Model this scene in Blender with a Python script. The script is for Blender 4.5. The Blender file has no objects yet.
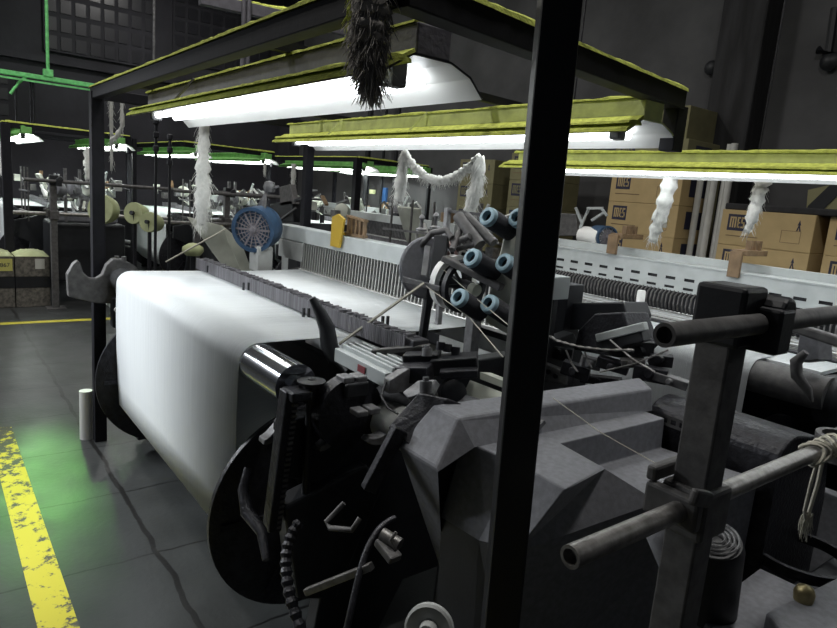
import bpy, bmesh, math, random
from mathutils import Vector, Matrix
PI = math.pi
sc = bpy.context.scene
COL = sc.collection
R = math.radians

# ------------------------------------------------------------------ camera
F = 641.83
YAW, PITCH, ROLL = R(38.085), R(10.507), R(-4.697)
CAM = Vector((0, 0, 1.55))
FW = Vector((-math.cos(YAW)*math.cos(PITCH), math.sin(YAW)*math.cos(PITCH), -math.sin(PITCH)))
RI = FW.cross(Vector((0, 0, 1))).normalized()
DN = FW.cross(RI)
R2 = RI*math.cos(ROLL) + DN*math.sin(ROLL)
D2 = -RI*math.sin(ROLL) + DN*math.cos(ROLL)
cd = bpy.data.cameras.new('camera'); cam = bpy.data.objects.new('camera', cd); COL.objects.link(cam)
cd.sensor_width = 36; cd.lens = F*36/837; cd.clip_start = 0.02; cd.clip_end = 200
m = Matrix((( R2.x, -D2.x, -FW.x, CAM.x), (R2.y, -D2.y, -FW.y, CAM.y), (R2.z, -D2.z, -FW.z, CAM.z), (0, 0, 0, 1)))
cam.matrix_world = m
sc.camera = cam
# survey helpers: a sight line met with a known plane of the room gives the point's place in metres
def _ray(u, v): return R2*((u-418.5)/F) + D2*((v-314)/F) + FW
def az(u, v, z): d = _ray(u, v); return CAM + d*((z-CAM.z)/d.z)
def ax(u, v, x): d = _ray(u, v); return CAM + d*(x/d.x)
def ay(u, v, y): d = _ray(u, v); return CAM + d*(y/d.y)
def at(u, v, t): return CAM + _ray(u, v)*t

# ------------------------------------------------------------------ materials
def mat(name, col, rough=.5, metal=0., var=0., scale=20., bump=0., bscale=80., stretch=None, col2=None, spec=None):
    m = bpy.data.materials.new(name); m.use_nodes = True
    nt = m.node_tree; b = nt.nodes['Principled BSDF']
    b.inputs['Base Color'].default_value = (*col, 1); b.inputs['Roughness'].default_value = rough
    b.inputs['Metallic'].default_value = metal
    if spec is not None: b.inputs['Specular IOR Level'].default_value = spec
    tc = nt.nodes.new('ShaderNodeTexCoord'); src = tc.outputs['Object']
    if stretch:
        mp = nt.nodes.new('ShaderNodeMapping'); mp.inputs['Scale'].default_value = stretch
        nt.links.new(src, mp.inputs['Vector']); src = mp.outputs['Vector']
    if var or col2:
        n = nt.nodes.new('ShaderNodeTexNoise'); n.inputs['Scale'].default_value = scale; n.inputs['Detail'].default_value = 6
        nt.links.new(src, n.inputs['Vector'])
        cr = nt.nodes.new('ShaderNodeValToRGB')
        c2 = col2 or tuple(min(1, c*(1+var)) for c in col)
        c1 = col if col2 else tuple(c*(1-var) for c in col)
        cr.color_ramp.elements[0].color = (*c1, 1); cr.color_ramp.elements[0].position = .35
        cr.color_ramp.elements[1].color = (*c2, 1); cr.color_ramp.elements[1].position = .65
        nt.links.new(n.outputs['Fac'], cr.inputs['Fac']); nt.links.new(cr.outputs['Color'], b.inputs['Base Color'])
    if bump:
        n2 = nt.nodes.new('ShaderNodeTexNoise'); n2.inputs['Scale'].default_value = bscale; n2.inputs['Detail'].default_value = 4
        nt.links.new(src, n2.inputs['Vector'])
        bp = nt.nodes.new('ShaderNodeBump'); bp.inputs['Strength'].default_value = bump; bp.inputs['Distance'].default_value = .01
        nt.links.new(n2.outputs['Fac'], bp.inputs['Height']); nt.links.new(bp.outputs['Normal'], b.inputs['Normal'])
    return m
def emit(name, col, s):
    m = bpy.data.materials.new(name); m.use_nodes = True; nt = m.node_tree
    b = nt.nodes['Principled BSDF']
    b.inputs['Base Color'].default_value = (.8, .8, .8, 1)
    b.inputs['Emission Color'].default_value = (*col, 1); b.inputs['Emission Strength'].default_value = s
    return m
M = {}
M['black'] = mat('black_painted_steel', (.009, .010, .013), .5, 0, .2, 15, .05, 120)
M['post'] = mat('dark_post_paint', (.008, .008, .012), .65, 0, .2, 25, .06, 60, spec=.3)
M['cover'] = mat('charcoal_cover_paint', (.185, .188, .205), .62, 0, .12, 60, .08, 300, spec=.3)
M['dark'] = mat('oily_dark_iron', (.02, .02, .025), .42, .3, .4, 30, .3, 80)
M['iron'] = mat('worn_grey_iron', (.16, .16, .165), .5, .3, .3, 30, .15, 90)
M['clamp'] = mat('dusty_grey_iron', (.10, .097, .097), .6, .15, .25, 30, .07, 90)
M['tube'] = mat('bare_steel_tube', (.26, .25, .24), .38, .7, .25, 40, .1, 90)
M['grey'] = mat('grey_machine_enamel', (.36, .37, .36), .5, 0, .12, 12, .05, 60)
M['rail'] = mat('pale_grey_enamel', (.44, .47, .47), .45, 0, .08, 10, .03, 60)
M['chrome'] = mat('polished_roller_steel', (.55, .57, .6), .13, .95, .06, 30)
M['warp'] = mat('white_warp_threads', (.63, .66, .675), .55, 0, .05, 3, .25, 14, stretch=(60, .6, .6), spec=.3)
M['yarn'] = mat('wound_white_yarn', (.72, .74, .75), .7, 0, .06, 4, .3, 10, stretch=(60, .6, .6))
M['wire'] = mat('bright_heald_wire', (.55, .55, .53), .35, .6)
M['slat'] = mat('grey_drop_wires', (.17, .165, .18), .45, .35, .35, 6, .1, 60, stretch=(12, .3, .3))
M['slatd'] = mat('dark_drop_wire_bar', (.04, .04, .046), .5, .2)
M['lintY'] = mat('yellow_green_lint', (.60, .66, .13), .95, 0, .2, 40, .5, 120)
M['lintW'] = mat('white_cotton_lint', (.62, .62, .59), .95, 0, .08, 60)
M['lintG'] = mat('grey_brown_lint', (.40, .375, .35), .95, 0, .3, 30)
M['shadeY'] = mat('dusty_olive_yellow_reflector', (.74, .80, .36), .7, 0, .15, 14, .2, 60)
M['shadeG'] = mat('dusty_green_reflector', (.20, .50, .13), .7, 0, .2, 14, .3, 60)
M['shadeD'] = mat('grey_reflector_housing', (.13, .125, .145), .6, 0, .15, 14, .2, 60)
M['white'] = mat('white_enamel', (.85, .85, .83), .4)
M['off'] = mat('off_white_board', (.5, .52, .45), .6, 0, .12, 8)
M['tubeL'] = emit('fluorescent_tube', (.92, .97, 1.0), 7)
M['tubeB'] = emit('fluorescent_tube_far', (.93, 1.0, .96), 22)
M['tubeG'] = emit('green_tube', (.12, 1.0, .22), 7)
M['blue'] = mat('blue_motor_paint', (.035, .075, .14), .45, 0, .15, 20)
M['blued'] = mat('fan_cover_plastic', (.20, .19, .21), .5)
M['lblue'] = mat('light_blue_tube_rim', (.22, .33, .39), .5)
M['coney'] = mat('charcoal_yarn', (.035, .035, .042), .8, 0, .3, 30, .5, 20, stretch=(1, 1, 60))
M['yellow'] = mat('yellow_plastic', (.5, .33, .03), .5)
M['tan'] = mat('tan_wood', (.2, .13, .07), .6, 0, .2, 20)
M['red'] = mat('dull_red_print', (.25, .05, .06), .5)
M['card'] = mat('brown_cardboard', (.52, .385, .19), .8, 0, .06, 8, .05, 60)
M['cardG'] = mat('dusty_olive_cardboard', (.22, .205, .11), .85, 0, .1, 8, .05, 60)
M['cardD'] = mat('dim_cardboard_side', (.12, .09, .055), .85, 0, .1, 8)  # darker brown used for the carton tape
M['ink'] = mat('navy_carton_print', (.03, .03, .06), .7)
M['inkl'] = mat('faded_carton_print', (.20, .14, .08), .8)
M['paper'] = mat('label_paper', (.55, .55, .5), .7)
M['paperY'] = mat('yellow_label_paper', (.55, .52, .15), .7)
M['roll'] = mat('grey_white_card_tube', (.55, .55, .52), .7, 0, .06, 10)
M['bobbin'] = mat('cream_green_bobbin', (.38, .41, .22), .7, 0, .12, 10)
M['brass'] = mat('dull_brass', (.32, .27, .14), .4, .7)
M['rope'] = mat('off_white_cord', (.5, .48, .4), .9)
M['bluep'] = mat('blue_sign_paint', (.05, .16, .42), .5)
M['greenp'] = mat('green_lit_conduit_paint', (.22, .75, .26), .6, 0, .2, 20)  # the green lamp's light is put into the conduit colour
M['plast'] = mat('white_plastic_pipe', (.7, .7, .68), .4)
M['pat'] = mat('patterned_carton', (.075, .07, .06), .8, 0, 0, 30, col2=(.19, .175, .15))
M['wallR'] = mat('grey_plaster', (.085, .085, .088), .9, 0, .22, 1.6, .3, 12)
M['wallL'] = mat('dark_brick_paint', (.036, .035, .043), .9, 0, .22, 1.2, .3, 12)
M['pil'] = mat('dark_scuffed_column', (.02, .02, .022), .8, 0, .5, 5, .4, 14, stretch=(2, 2, .35))
M['pane'] = mat('dark_glass_block', (.03, .03, .036), .3)
M['ceil'] = mat('dark_ceiling', (.04, .04, .042), .9)

def floor_mat():
    m = mat('worn_concrete_floor', (.042, .045, .045), .4, 0, .25, 2.2, .12, 35)
    nt = m.node_tree; b = nt.nodes['Principled BSDF']
    lk = b.inputs['Base Color'].links[0].from_socket
    tc = nt.nodes.new('ShaderNodeTexCoord'); sx = nt.nodes.new('ShaderNodeSeparateXYZ'); nt.links.new(tc.outputs['Object'], sx.inputs[0])
    ns = nt.nodes.new('ShaderNodeTexNoise'); ns.inputs['Scale'].default_value = 5; nt.links.new(tc.outputs['Object'], ns.inputs['Vector'])
    def mth(op, a, b2):
        n = nt.nodes.new('ShaderNodeMath'); n.operation = op
        for i, s in enumerate((a, b2)):
            if isinstance(s, (int, float)): n.inputs[i].default_value = s
            else: nt.links.new(s, n.inputs[i])
        return n.outputs[0]
    wob = mth('MULTIPLY', mth('SUBTRACT', ns.outputs['Fac'], .5), .05)
    def joint(c, pitch, off, w):
        f = mth('ADD', mth('ADD', c, wob), off)
        f = mth('PINGPONG', f, pitch/2)
        return mth('LESS_THAN', f, w)
    jx = joint(sx.outputs['X'], .62, .05, .005)
    jy = joint(sx.outputs['Y'], 3.2, -.715, .011)
    j = mth('MAXIMUM', jx, jy)
    mx = nt.nodes.new('ShaderNodeMix'); mx.data_type = 'RGBA'
    nt.links.new(j, mx.inputs['Factor']); nt.links.new(lk, mx.inputs['A']); mx.inputs['B'].default_value = (.012, .012, .012, 1)
    nt.links.new(mx.outputs['Result'], b.inputs['Base Color'])
    rr = nt.nodes.new('ShaderNodeMapRange'); rr.inputs['To Min'].default_value = .26; rr.inputs['To Max'].default_value = .5
    nt.links.new(ns.outputs['Fac'], rr.inputs['Value']); nt.links.new(rr.outputs[0], b.inputs['Roughness'])
    return m
def line_mat():
    m = mat('worn_yellow_line_paint', (.60, .52, .02), .55)
    nt = m.node_tree; b = nt.nodes['Principled BSDF']
    tc = nt.nodes.new('ShaderNodeTexCoord'); n = nt.nodes.new('ShaderNodeTexNoise')
    n.inputs['Scale'].default_value = 16; n.inputs['Detail'].default_value = 8; n.inputs['Roughness'].default_value = .7
    nt.links.new(tc.outputs['Object'], n.inputs['Vector'])
    cr = nt.nodes.new('ShaderNodeValToRGB'); cr.color_ramp.elements[0].position = .40; cr.color_ramp.elements[0].color = (.07, .07, .05, 1)
    cr.color_ramp.elements[1].position = .46; cr.color_ramp.elements[1].color = (.60, .54, .03, 1)
    sx = nt.nodes.new('ShaderNodeSeparateXYZ'); nt.links.new(tc.outputs['Object'], sx.inputs[0])
    mr = nt.nodes.new('ShaderNodeMapRange'); mr.inputs['From Min'].default_value = -4.3; mr.inputs['From Max'].default_value = -3.3; mr.inputs['To Min'].default_value = -.16; mr.inputs['To Max'].default_value = 0
    nt.links.new(sx.outputs['X'], mr.inputs['Value']); ad = nt.nodes.new('ShaderNodeMath'); nt.links.new(n.outputs['Fac'], ad.inputs[0]); nt.links.new(mr.outputs[0], ad.inputs[1])
    nt.links.new(ad.outputs[0], cr.inputs['Fac']); nt.links.new(cr.outputs['Color'], b.inputs['Base Color'])
    return m

# ------------------------------------------------------------------ mesh helpers
class MB:
    def __init__(s): s.b = bmesh.new()
    def box(s, a, b):
        x0, x1 = sorted((a[0], b[0])); y0, y1 = sorted((a[1], b[1])); z0, z1 = sorted((a[2], b[2]))
        v = [s.b.verts.new(p) for p in ((x0,y0,z0),(x1,y0,z0),(x1,y1,z0),(x0,y1,z0),(x0,y0,z1),(x1,y0,z1),(x1,y1,z1),(x0,y1,z1))]
        for f in ((3,2,1,0),(4,5,6,7),(0,1,5,4),(1,2,6,5),(2,3,7,6),(3,0,4,7)): s.b.faces.new([v[i] for i in f])
        return s
    def frame(s, p, q, up=(0, 0, 1)):
        d = (Vector(q)-Vector(p)).normalized(); u = Vector(up)
        if abs(d.dot(u)) > .98: u = Vector((1, 0, 0))
        a = d.cross(u).normalized(); return d, a, a.cross(d).normalized()
    def bar(s, p, q, w, h=None, up=(0, 0, 1)):
        h = h or w; d, a, c = s.frame(p, q, up); p = Vector(p); q = Vector(q)
        v = [s.b.verts.new(o + a*(i*w/2) + c*(j*h/2)) for o in (p, q) for i, j in ((-1,-1),(1,-1),(1,1),(-1,1))]
        for f in ((0,1,2,3),(7,6,5,4),(0,4,5,1),(1,5,6,2),(2,6,7,3),(3,7,4,0)): s.b.faces.new([v[i] for i in f])
        return s
    def tube(s, pts, r, n=8, caps=True):
        pts = [Vector(p) for p in pts]; rs = r if isinstance(r, (list, tuple)) else [r]*len(pts)
        rings = []; prev = None
        for i, p in enumerate(pts):
            d = (pts[min(i+1, len(pts)-1)] - pts[max(i-1, 0)])
            if d.length < 1e-9: d = Vector((0, 0, 1))
            d.normalize()
            if prev is None:
                u = Vector((0, 0, 1)) if abs(d.z) < .9 else Vector((1, 0, 0)); a = d.cross(u).normalized()
            else: a = (prev - d*prev.dot(d)); a = a.normalized() if a.length > 1e-6 else d.orthogonal().normalized()
            prev = a; c = d.cross(a)
            rings.append([s.b.verts.new(p + (a*math.cos(2*PI*k/n) + c*math.sin(2*PI*k/n))*rs[i]) for k in range(n)])
        for i in range(len(rings)-1):
            for k in range(n): s.b.faces.new((rings[i][k], rings[i][(k+1) % n], rings[i+1][(k+1) % n], rings[i+1][k]))
        if caps:
            s.b.faces.new(rings[0][::-1]); s.b.faces.new(rings[-1])
        return s
    def cyl(s, p, q, r, n=20): return s.tube([p, q], r, n)
    def lathe(s, p, q, prof, n=28):
        # prof: (along 0..1 in metres from p, radius) pairs along p->q
        d, a, c = s.frame(p, q); p = Vector(p); rings = []
        for t, r in prof:
            rings.append([s.b.verts.new(p + d*t + (a*math.cos(2*PI*k/n) + c*math.sin(2*PI*k/n))*max(r, .0004)) for k in range(n)])
        for i in range(len(rings)-1):
            for k in range(n): s.b.faces.new((rings[i][k], rings[i][(k+1) % n], rings[i+1][(k+1) % n], rings[i+1][k]))
        return s
    def prism(s, poly, ext):
        e = Vector(ext); a = [s.b.verts.new(Vector(p)) for p in poly]; b = [s.b.verts.new(Vector(p)+e) for p in poly]
        n = len(a); s.b.faces.new(a[::-1]); s.b.faces.new(b)
        for i in range(n): s.b.faces.new((a[i], a[(i+1) % n], b[(i+1) % n], b[i]))
        return s
    def mesh(s, verts, faces):
        v = [s.b.verts.new(Vector(p)) for p in verts]
        for f in faces: s.b.faces.new([v[i] for i in f])
        return s
    def xprof(s, prof, x0, x1):   # open strip (y,z) along x
        a = [s.b.verts.new((x0, y, z)) for y, z in prof]; b = [s.b.verts.new((x1, y, z)) for y, z in prof]
        for i in range(len(prof)-1): s.b.faces.new((a[i], a[i+1], b[i+1], b[i]))
        return s
    def ring(s, p, q, ro, ri, n=32):
        L = (Vector(q)-Vector(p)).length
        return s.lathe(p, q, [(0, ri), (0, ro), (L, ro), (L, ri), (0, ri)], n)
    def build(s, name, m, parent=None, bevel=0., smooth=None, solid=0.):
        bmesh.ops.recalc_face_normals(s.b, faces=s.b.faces)
        if parent is not None:
            off = Vector(parent.get('_o', (0, 0, 0))); bmesh.ops.translate(s.b, verts=s.b.verts, vec=-off)
        me = bpy.data.meshes.new(name); s.b.to_mesh(me); s.b.free()
        o = bpy.data.objects.new(name, me); COL.objects.link(o)
        if isinstance(m, str): m = M[m]
        me.materials.append(m)
        if parent is not None: o.parent = parent; o['_o'] = parent.get('_o', (0, 0, 0))
        if solid: md = o.modifiers.new('solid', 'SOLIDIFY'); md.thickness = solid
        if bevel:
            md = o.modifiers.new('bevel', 'BEVEL'); md.width = bevel; md.segments = 2; md.limit_method = 'ANGLE'; md.angle_limit = R(40)
        if smooth is not None:
            for p in me.polygons: p.use_smooth = True
            try: me.set_sharp_from_angle(angle=R(smooth))
            except Exception: pass
        return o
def tag(o, label=None, cat=None, group=None, kind=None):
    if label: o['label'] = label
    if cat: o['category'] = cat
    if group: o['group'] = group
    if kind: o['kind'] = kind
    return o
def thing(name, loc, label, cat, group=None):
    o = bpy.data.objects.new(name, None); COL.objects.link(o); o.location = loc; o['_o'] = tuple(loc); o.empty_display_size = .1
    return tag(o, label, cat, group)
def single(o, label, cat, group=None): return tag(o, label, cat, group)
def struct(o): o['kind'] = 'structure'; return o
def dup(root, loc, label, group=None):
    r = root.copy(); COL.objects.link(r); r.location = loc; r['label'] = label
    if group: r['group'] = group
    def kids(src, dst):
        for ch in [o for o in COL.objects if o.parent == src]:
            c = ch.copy(); COL.objects.link(c); c.parent = dst; kids(ch, c)
    kids(root, r); return r
def kids_of(o): return [c for c in COL.objects if c.parent == o]

# ------------------------------------------------------------------ setting
WY, WX = 6.3, -13.0
struct(MB().box((WX-.3, -6, -.2), (6, WY+.3, 0)).build('floor', floor_mat()))
struct(MB().box((WX-.3, -6, 5.4), (6, WY+.3, 5.6)).build('ceiling', 'ceil'))
struct(MB().box((WX, WY, 0), (6, WY+.3, 5.4)).build('wall_right', 'wallR', bevel=0))
struct(MB().box((WX-.3, -6, 0), (WX, WY+.3, 5.4)).build('wall_left', 'wallL'))
# scuffed column standing on the right wall
struct(MB().box((-3.48, WY-.28, 0), (-3.05, WY, 5.4)).build('trim_1', 'pil', bevel=.02))
struct(MB().box((WX, WY-.25, 0), (WX+.5, WY, 5.4)).build('trim_2', 'wallL', bevel=.02))
# yellow floor lines
LM = line_mat()
struct(MB().box((-4.3, .245, 0), (1.5, .362, .0015)).build('trim_3', LM))
struct(MB().box((-7.27, -5, 0), (-7.17, 3.2, .0015)).build('trim_4', mat('yellow_aisle_line', (.5, .45, .03), .55, 0, .15, 10)))
# glass-block windows high on the left wall
def block_window(n, y0, y1, z0, z1, nx, nz):
    fr = MB(); fr.box((WX, y0, z0), (WX+.05, y1, z1)); f = struct(fr.build('window_%d' % n, 'wallL'))
    pn = MB(); dy = (y1-y0)/nx; dz = (z1-z0)/nz
    for i in range(nx):
        for j in range(nz):
            pn.box((WX+.05, y0+i*dy+dy*.14, z0+j*dz+dz*.14), (WX+.065, y0+(i+1)*dy-dy*.14, z0+(j+1)*dz-dz*.14))
    f['_o'] = (0, 0, 0)
    p = pn.build('panes', 'pane', f)
block_window(1, 1.75, 3.55, 3.42, 4.9, 8, 5)
block_window(2, 3.85, 5.75, 3.62, 4.9, 8, 5)
block_window(3, -.9, 1.25, 2.0, 3.0, 9, 4)
wt = MB(); wt.box((WX, -6, 3.22), (WX+.09, WY-.25, 3.32)); struct(wt.build('trim_5', 'wallL'))

# ------------------------------------------------------------------ lint
def strands(mb, top, length, width, n, seed, r=.0022, droop=None, segs=7, taper=.6):
    rnd = random.Random(seed); top = Vector(top)
    for i in range(n):
        a = rnd.uniform(0, 2*PI); q = math.sqrt(rnd.random())
        p = top + Vector((math.cos(a)*width*q*.6, math.sin(a)*width*q*.6, rnd.uniform(-.25, .02)*length*(0 if i < n*.35 else 1.6)))
        L = length*rnd.uniform(.35, 1.0)
        if p.z - L < top.z - length*1.08: L = max(.03, p.z - (top.z - length*1.08))
        pts = [p.copy()]; vx, vy = rnd.gauss(0, .12), rnd.gauss(0, .12)
        for k in range(segs):
            vx += rnd.gauss(0, .22); vy += rnd.gauss(0, .22); vx *= .7; vy *= .7
            q = pts[-1] + Vector((vx, vy, -1))*(L/segs)
            if droop: q += Vector(droop)*(L/segs)
            pts.append(q)
        rr = r*rnd.uniform(.6, 1.6)
        mb.tube(pts, [rr*(1-taper*k/segs) for k in range(segs+1)], 3, False)
def fuzz_core(mb, pts, rad, seed, n=12, sub=6):
    rnd = random.Random(seed); P = []; RR = []
    for i in range(len(pts)-1):
        for k in range(sub):
            t = k/sub; P.append(Vector(pts[i]).lerp(Vector(pts[i+1]), t)); RR.append((rad[i]*(1-t)+rad[i+1]*t)*rnd.uniform(.72, 1.25))
    P.append(Vector(pts[-1])); RR.append(rad[-1])
    b0 = len(mb.b.verts); mb.tube(P, RR, n); mb.b.verts.ensure_lookup_table()
    for v in mb.b.verts[b0:]: v.co += Vector((rnd.gauss(0, 1), rnd.gauss(0, 1), rnd.gauss(0, 1)))*max(RR)*.09
def tuft(pts, rad, label, seed, m='lintW', n=120, hair=.03, group='hanging lint tufts', name='lint_tuft', core=1.0):
    mb = MB(); fuzz_core(mb, pts, [q*core for q in rad], seed); rnd = random.Random(seed+5)
    P = [Vector(p) for p in pts]
    for i in range(n):
        s = rnd.random()*(len(P)-1); k = min(int(s), len(P)-2); t = s-k
        c = P[k].lerp(P[k+1], t); r0 = rad[k]*(1-t)+rad[k+1]*t
        d = Vector((rnd.gauss(0, 1), rnd.gauss(0, 1), rnd.gauss(0, .4))).normalized()
        p = c + d*r0*.75; pts2 = [p]; v = d*.35 + Vector((0, 0, -1.0))
        L = hair*rnd.uniform(.6, 2.0)
        for q in range(4):
            v = v + Vector((rnd.gauss(0, .3), rnd.gauss(0, .3), -.25)); pts2.append(pts2[-1] + v.normalized()*L/4)
        w = .0013*rnd.uniform(.6, 1.4)
        mb.tube(pts2, [w, w, w*.9, w*.7, w*.3], 3, False)
    o = mb.build(name, m, None, smooth=180)
    return single(o, label, 'lint', group)
def lint_strip(parent, p, q, w, seed, m='lintY', h=.012, step=.035):
    # a lumpy ridge of dust lying along a beam
    rnd = random.Random(seed); p = Vector(p); q = Vector(q); n = max(3, int((q-p).length/step)); d = (q-p).normalized()
    s = d.cross(Vector((0, 0, 1))).normalized(); up = s.cross(d); mb = MB(); rows = []
    bias = 0
    for i in range(n+1):
        c = p.lerp(q, i/n); bias = bias*.8 + rnd.gauss(0, .22); hh = h*max(.35, 1+bias*.45+rnd.uniform(-.15, .15))
        rows.append([mb.b.verts.new(c + s*(k*w/2*rnd.uniform(.95, 1.04)) + up*(hh*z)) for k, z in ((-1, -.25), (-.9, .5), (-.3, 1), (.3, 1), (.9, .5), (1, -.25))])
    for i in range(n):
        for k in range(5): mb.b.faces.new((rows[i][k], rows[i][k+1], rows[i+1][k+1], rows[i+1][k]))
    mb.b.faces.new(rows[0]); mb.b.faces.new(rows[-1][::-1])
    return mb.build('lint_layer', m, parent)

# ------------------------------------------------------------------ light fixtures
def fixture(x0, x1, y, ztop, label, housing, shade, tubem='tubeL', lint='lintY', sc_=1.0, ribs=(), group='fluorescent fixtures over the looms', hang=0.06):
    r = thing('fluorescent_fixture', ((x0+x1)/2, y, ztop), label, 'light', group)
    hz = ztop-.07*sc_
    MB().box((x0+.04, y-.05, hz), (x1+.0, y+.05, ztop)).build('housing', housing, r, bevel=.004)
    prof = [(y-.13, hz-.045*sc_), (y-.055, hz+.002), (y+.055, hz+.002), (y+.12, hz-.022*sc_), (y+.165, hz-.066*sc_)]
    MB().xprof(prof, x0, x1).build('reflector', shade, r)
    MB().prism([(x0-.02, y-.137, hz-.047*sc_), (x0-.02, y-.133, hz-.036*sc_), (x0-.02, y-.055, hz+.012), (x0-.02, y-.052, hz+.004)], (x1-x0+.02, 0, 0)).build('dusty_lip', lint if shade != 'shadeG' else 'shadeG', r)
    inn = [(y-.129, hz-.049*sc_), (y-.055, hz-.003), (y+.055, hz-.003), (y+.118, hz-.026*sc_), (y+.162, hz-.068*sc_)]
    MB().xprof(inn, x0+.002, x1-.002).build('reflector_lining', 'white', r)
    for dy in (.0, .085):
        MB().cyl((x0+.10, y-.02+dy, hz-.035*sc_), (x1-.13, y-.02+dy, hz-.035*sc_), .014, 10).build('tube', tubem, r, smooth=60)
    for xx in (x0+.085, x1-.115):
        MB().box((xx-.02, y-.045, hz-.06*sc_), (xx+.02, y-.0, hz+.0)).build('lamp_holder', 'iron', r, bevel=.006)
    lint_strip(r, (x0+.01, y-.03, ztop+.001), (x1-.01, y-.03, ztop+.001), .05, int(abs(x0*99+y*7)), lint, .010)
    lint_strip(r, (x0, y-.094, hz-.018*sc_), (x1, y-.094, hz-.018*sc_), .07, int(abs(x0*9+y*77)), lint, .010)
    for t in ribs:
        xx = x0+(x1-x0)*t
        MB().bar((xx, y-.055, ztop+.005), (xx-.05, y-.12, hz-.02), .008).build('stay', shade, r)
    for xx in (x0+.35, x1-.35):
        MB().cyl((xx, y, ztop), (xx, y, ztop+hang), .004, 6).build('hanger', 'dark', r)
    return r
fixture(-3.46, -1.235, .95, 1.93, 'fluorescent fixture nearest the camera, grey housing, above the white warp sheet', 'shadeD', 'shadeD', ribs=(.33,), hang=.035)
fixture(-3.86, -1.275, 1.90, 1.915, 'yellow-green dusty fixture behind the nearest one, lint rope draped under it', 'shadeY', 'shadeY', ribs=(.27, .56), hang=.035)
fixture(-2.66, .6, 2.72, 1.825, 'long yellow-green fluorescent fixture on the right, in front of the brown cartons', 'shadeY', 'shadeY', sc_=.75, ribs=(), hang=3.55)
fixture(-2.1, .6, 3.62, 1.88, 'rear fixture of the right loom, hidden behind the long yellow-green one', 'shadeY', 'shadeY', sc_=.75, hang=3.5)

# ------------------------------------------------------------------ gantry frames
def gantry(ox, oy, label, post_rf=False, lint='lintY', z=1.965, far=True):
    r = thing('gantry_frame', (-3.87+ox, .76+oy, 0), label, 'frame', 'steel light frames over the looms')
    A, B_, C_, D_ = Vector((-3.87+ox, .76+oy, z)), Vector((-1.115+ox, .76+oy, z)), Vector((-1.30+ox, 2.06+oy, z)), Vector((-3.95+ox, 2.06+oy, z))
    h = Vector((0, 0, -.03))
    MB().box((A.x-.032, A.y-.032, 0), (A.x+.032, A.y+.032, z-.02)).build('post', 'post', r, bevel=.004)
    MB().box((D_.x-.028, D_.y-.028, 0), (D_.x+.028, D_.y+.028, z-.02)).build('post', 'post', r, bevel=.004)
    if post_rf: MB().box((B_.x-.045, B_.y-.045, 0), (B_.x+.045, B_.y+.045, z-.02)).build('post', 'post', r, bevel=.004)
    MB().bar(A+h-Vector((.03, 0, 0)), B_+h, .05, .055).build('front_beam', 'post', r, bevel=.003)
    MB().bar(B_+h, C_+h, .06, .06).build('end_beam', 'post', r, bevel=.003)
    MB().bar(D_+h, C_+h, .05, .055).build('rear_beam', 'post', r, bevel=.003)
    MB().bar(A+h, D_+h, .05, .055).build('end_beam', 'post', r, bevel=.003)
    MB().box((C_.x-.028, C_.y-.03, z-.2), (C_.x+.028, C_.y+.03, z-.05)).build('drop_bracket', 'post', r, bevel=.003)
    if not post_rf or True:
        MB().box((C_.x-.028, C_.y+.035, 0), (C_.x+.02, C_.y+.085, z-.02)).build('post', 'post', r, bevel=.003) if post_rf else None
    for i, xx in enumerate((.55, 2.0)):
        p = A.lerp(B_, xx/2.75)+h*.5; q = D_.lerp(C_, xx/2.75)+h*.5
        MB().bar(p, q, .03, .03).build('cross_bar', 'post', r)
    lint_strip(r, A+Vector((-.02, -.018, 0)), B_+Vector((0, -.018, 0)), .03, int(77+ox*3+oy), lint, .010)
    lint_strip(r, B_+Vector((.012, 0, 0)), C_+Vector((.012, 0, 0)), .045, int(78+ox*3+oy), lint, .014)
    return r
gantry(0, 0, 'dark steel light frame over the front loom, lint along its top edges')
MB_ = MB()
pp = thing('steel_post', (-.765, .862, 0), 'thick black steel post in the foreground, full height of the photo', 'post')
tp, bt = at(559.5, 0, 1.03), at(499.5, 628, 1.20); dv = (tp-bt)/(tp.z-bt.z)
MB().bar(bt-dv*bt.z, tp+dv*(3.0-tp.z), .064, .064, up=(.62, .78, 0)).build('shaft', 'black', pp, bevel=.005)
MB().box((-.80, .72, 0), (-.63, .88, .012)).build('base_plate', 'black', pp, bevel=.002)

# ------------------------------------------------------------------ loom core
def slotted_plate(mb, x0, x1, y, z0, z1, rows, pitch, sw, off=0.):
    # plate in the plane y with rows of open slots (rows: (zlo, zhi))
    zs = [z0]
    for a, b in rows: zs += [a, b]
    zs.append(z1); xs = [x0]; x = x0+pitch*.5+off
    while x+sw < x1-.01: xs += [x, x+sw]; x += pitch
    xs.append(x1)
    V = [[mb.b.verts.new((xx, y, zz)) for xx in xs] for zz in zs]
    for j in range(len(zs)-1):
        for i in range(len(xs)-1):
            if j % 2 == 1 and i % 2 == 1: continue
            mb.b.faces.new((V[j][i], V[j][i+1], V[j+1][i+1], V[j+1][i]))
def sheet_profile():
    p = [(.802, .30), (.795, .43), (.790, .60), (.788, .80), (.7905, .955)]
    for k in range(1, 8):
        a = PI - k*(PI/2)/7
        p.append((.861+.0705*math.cos(a), .961+.0705*math.sin(a)))
    p += [(1.0, 1.031), (1.2, 1.030), (1.55, 1.028), (1.90, 1.035)]
    return p
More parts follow.
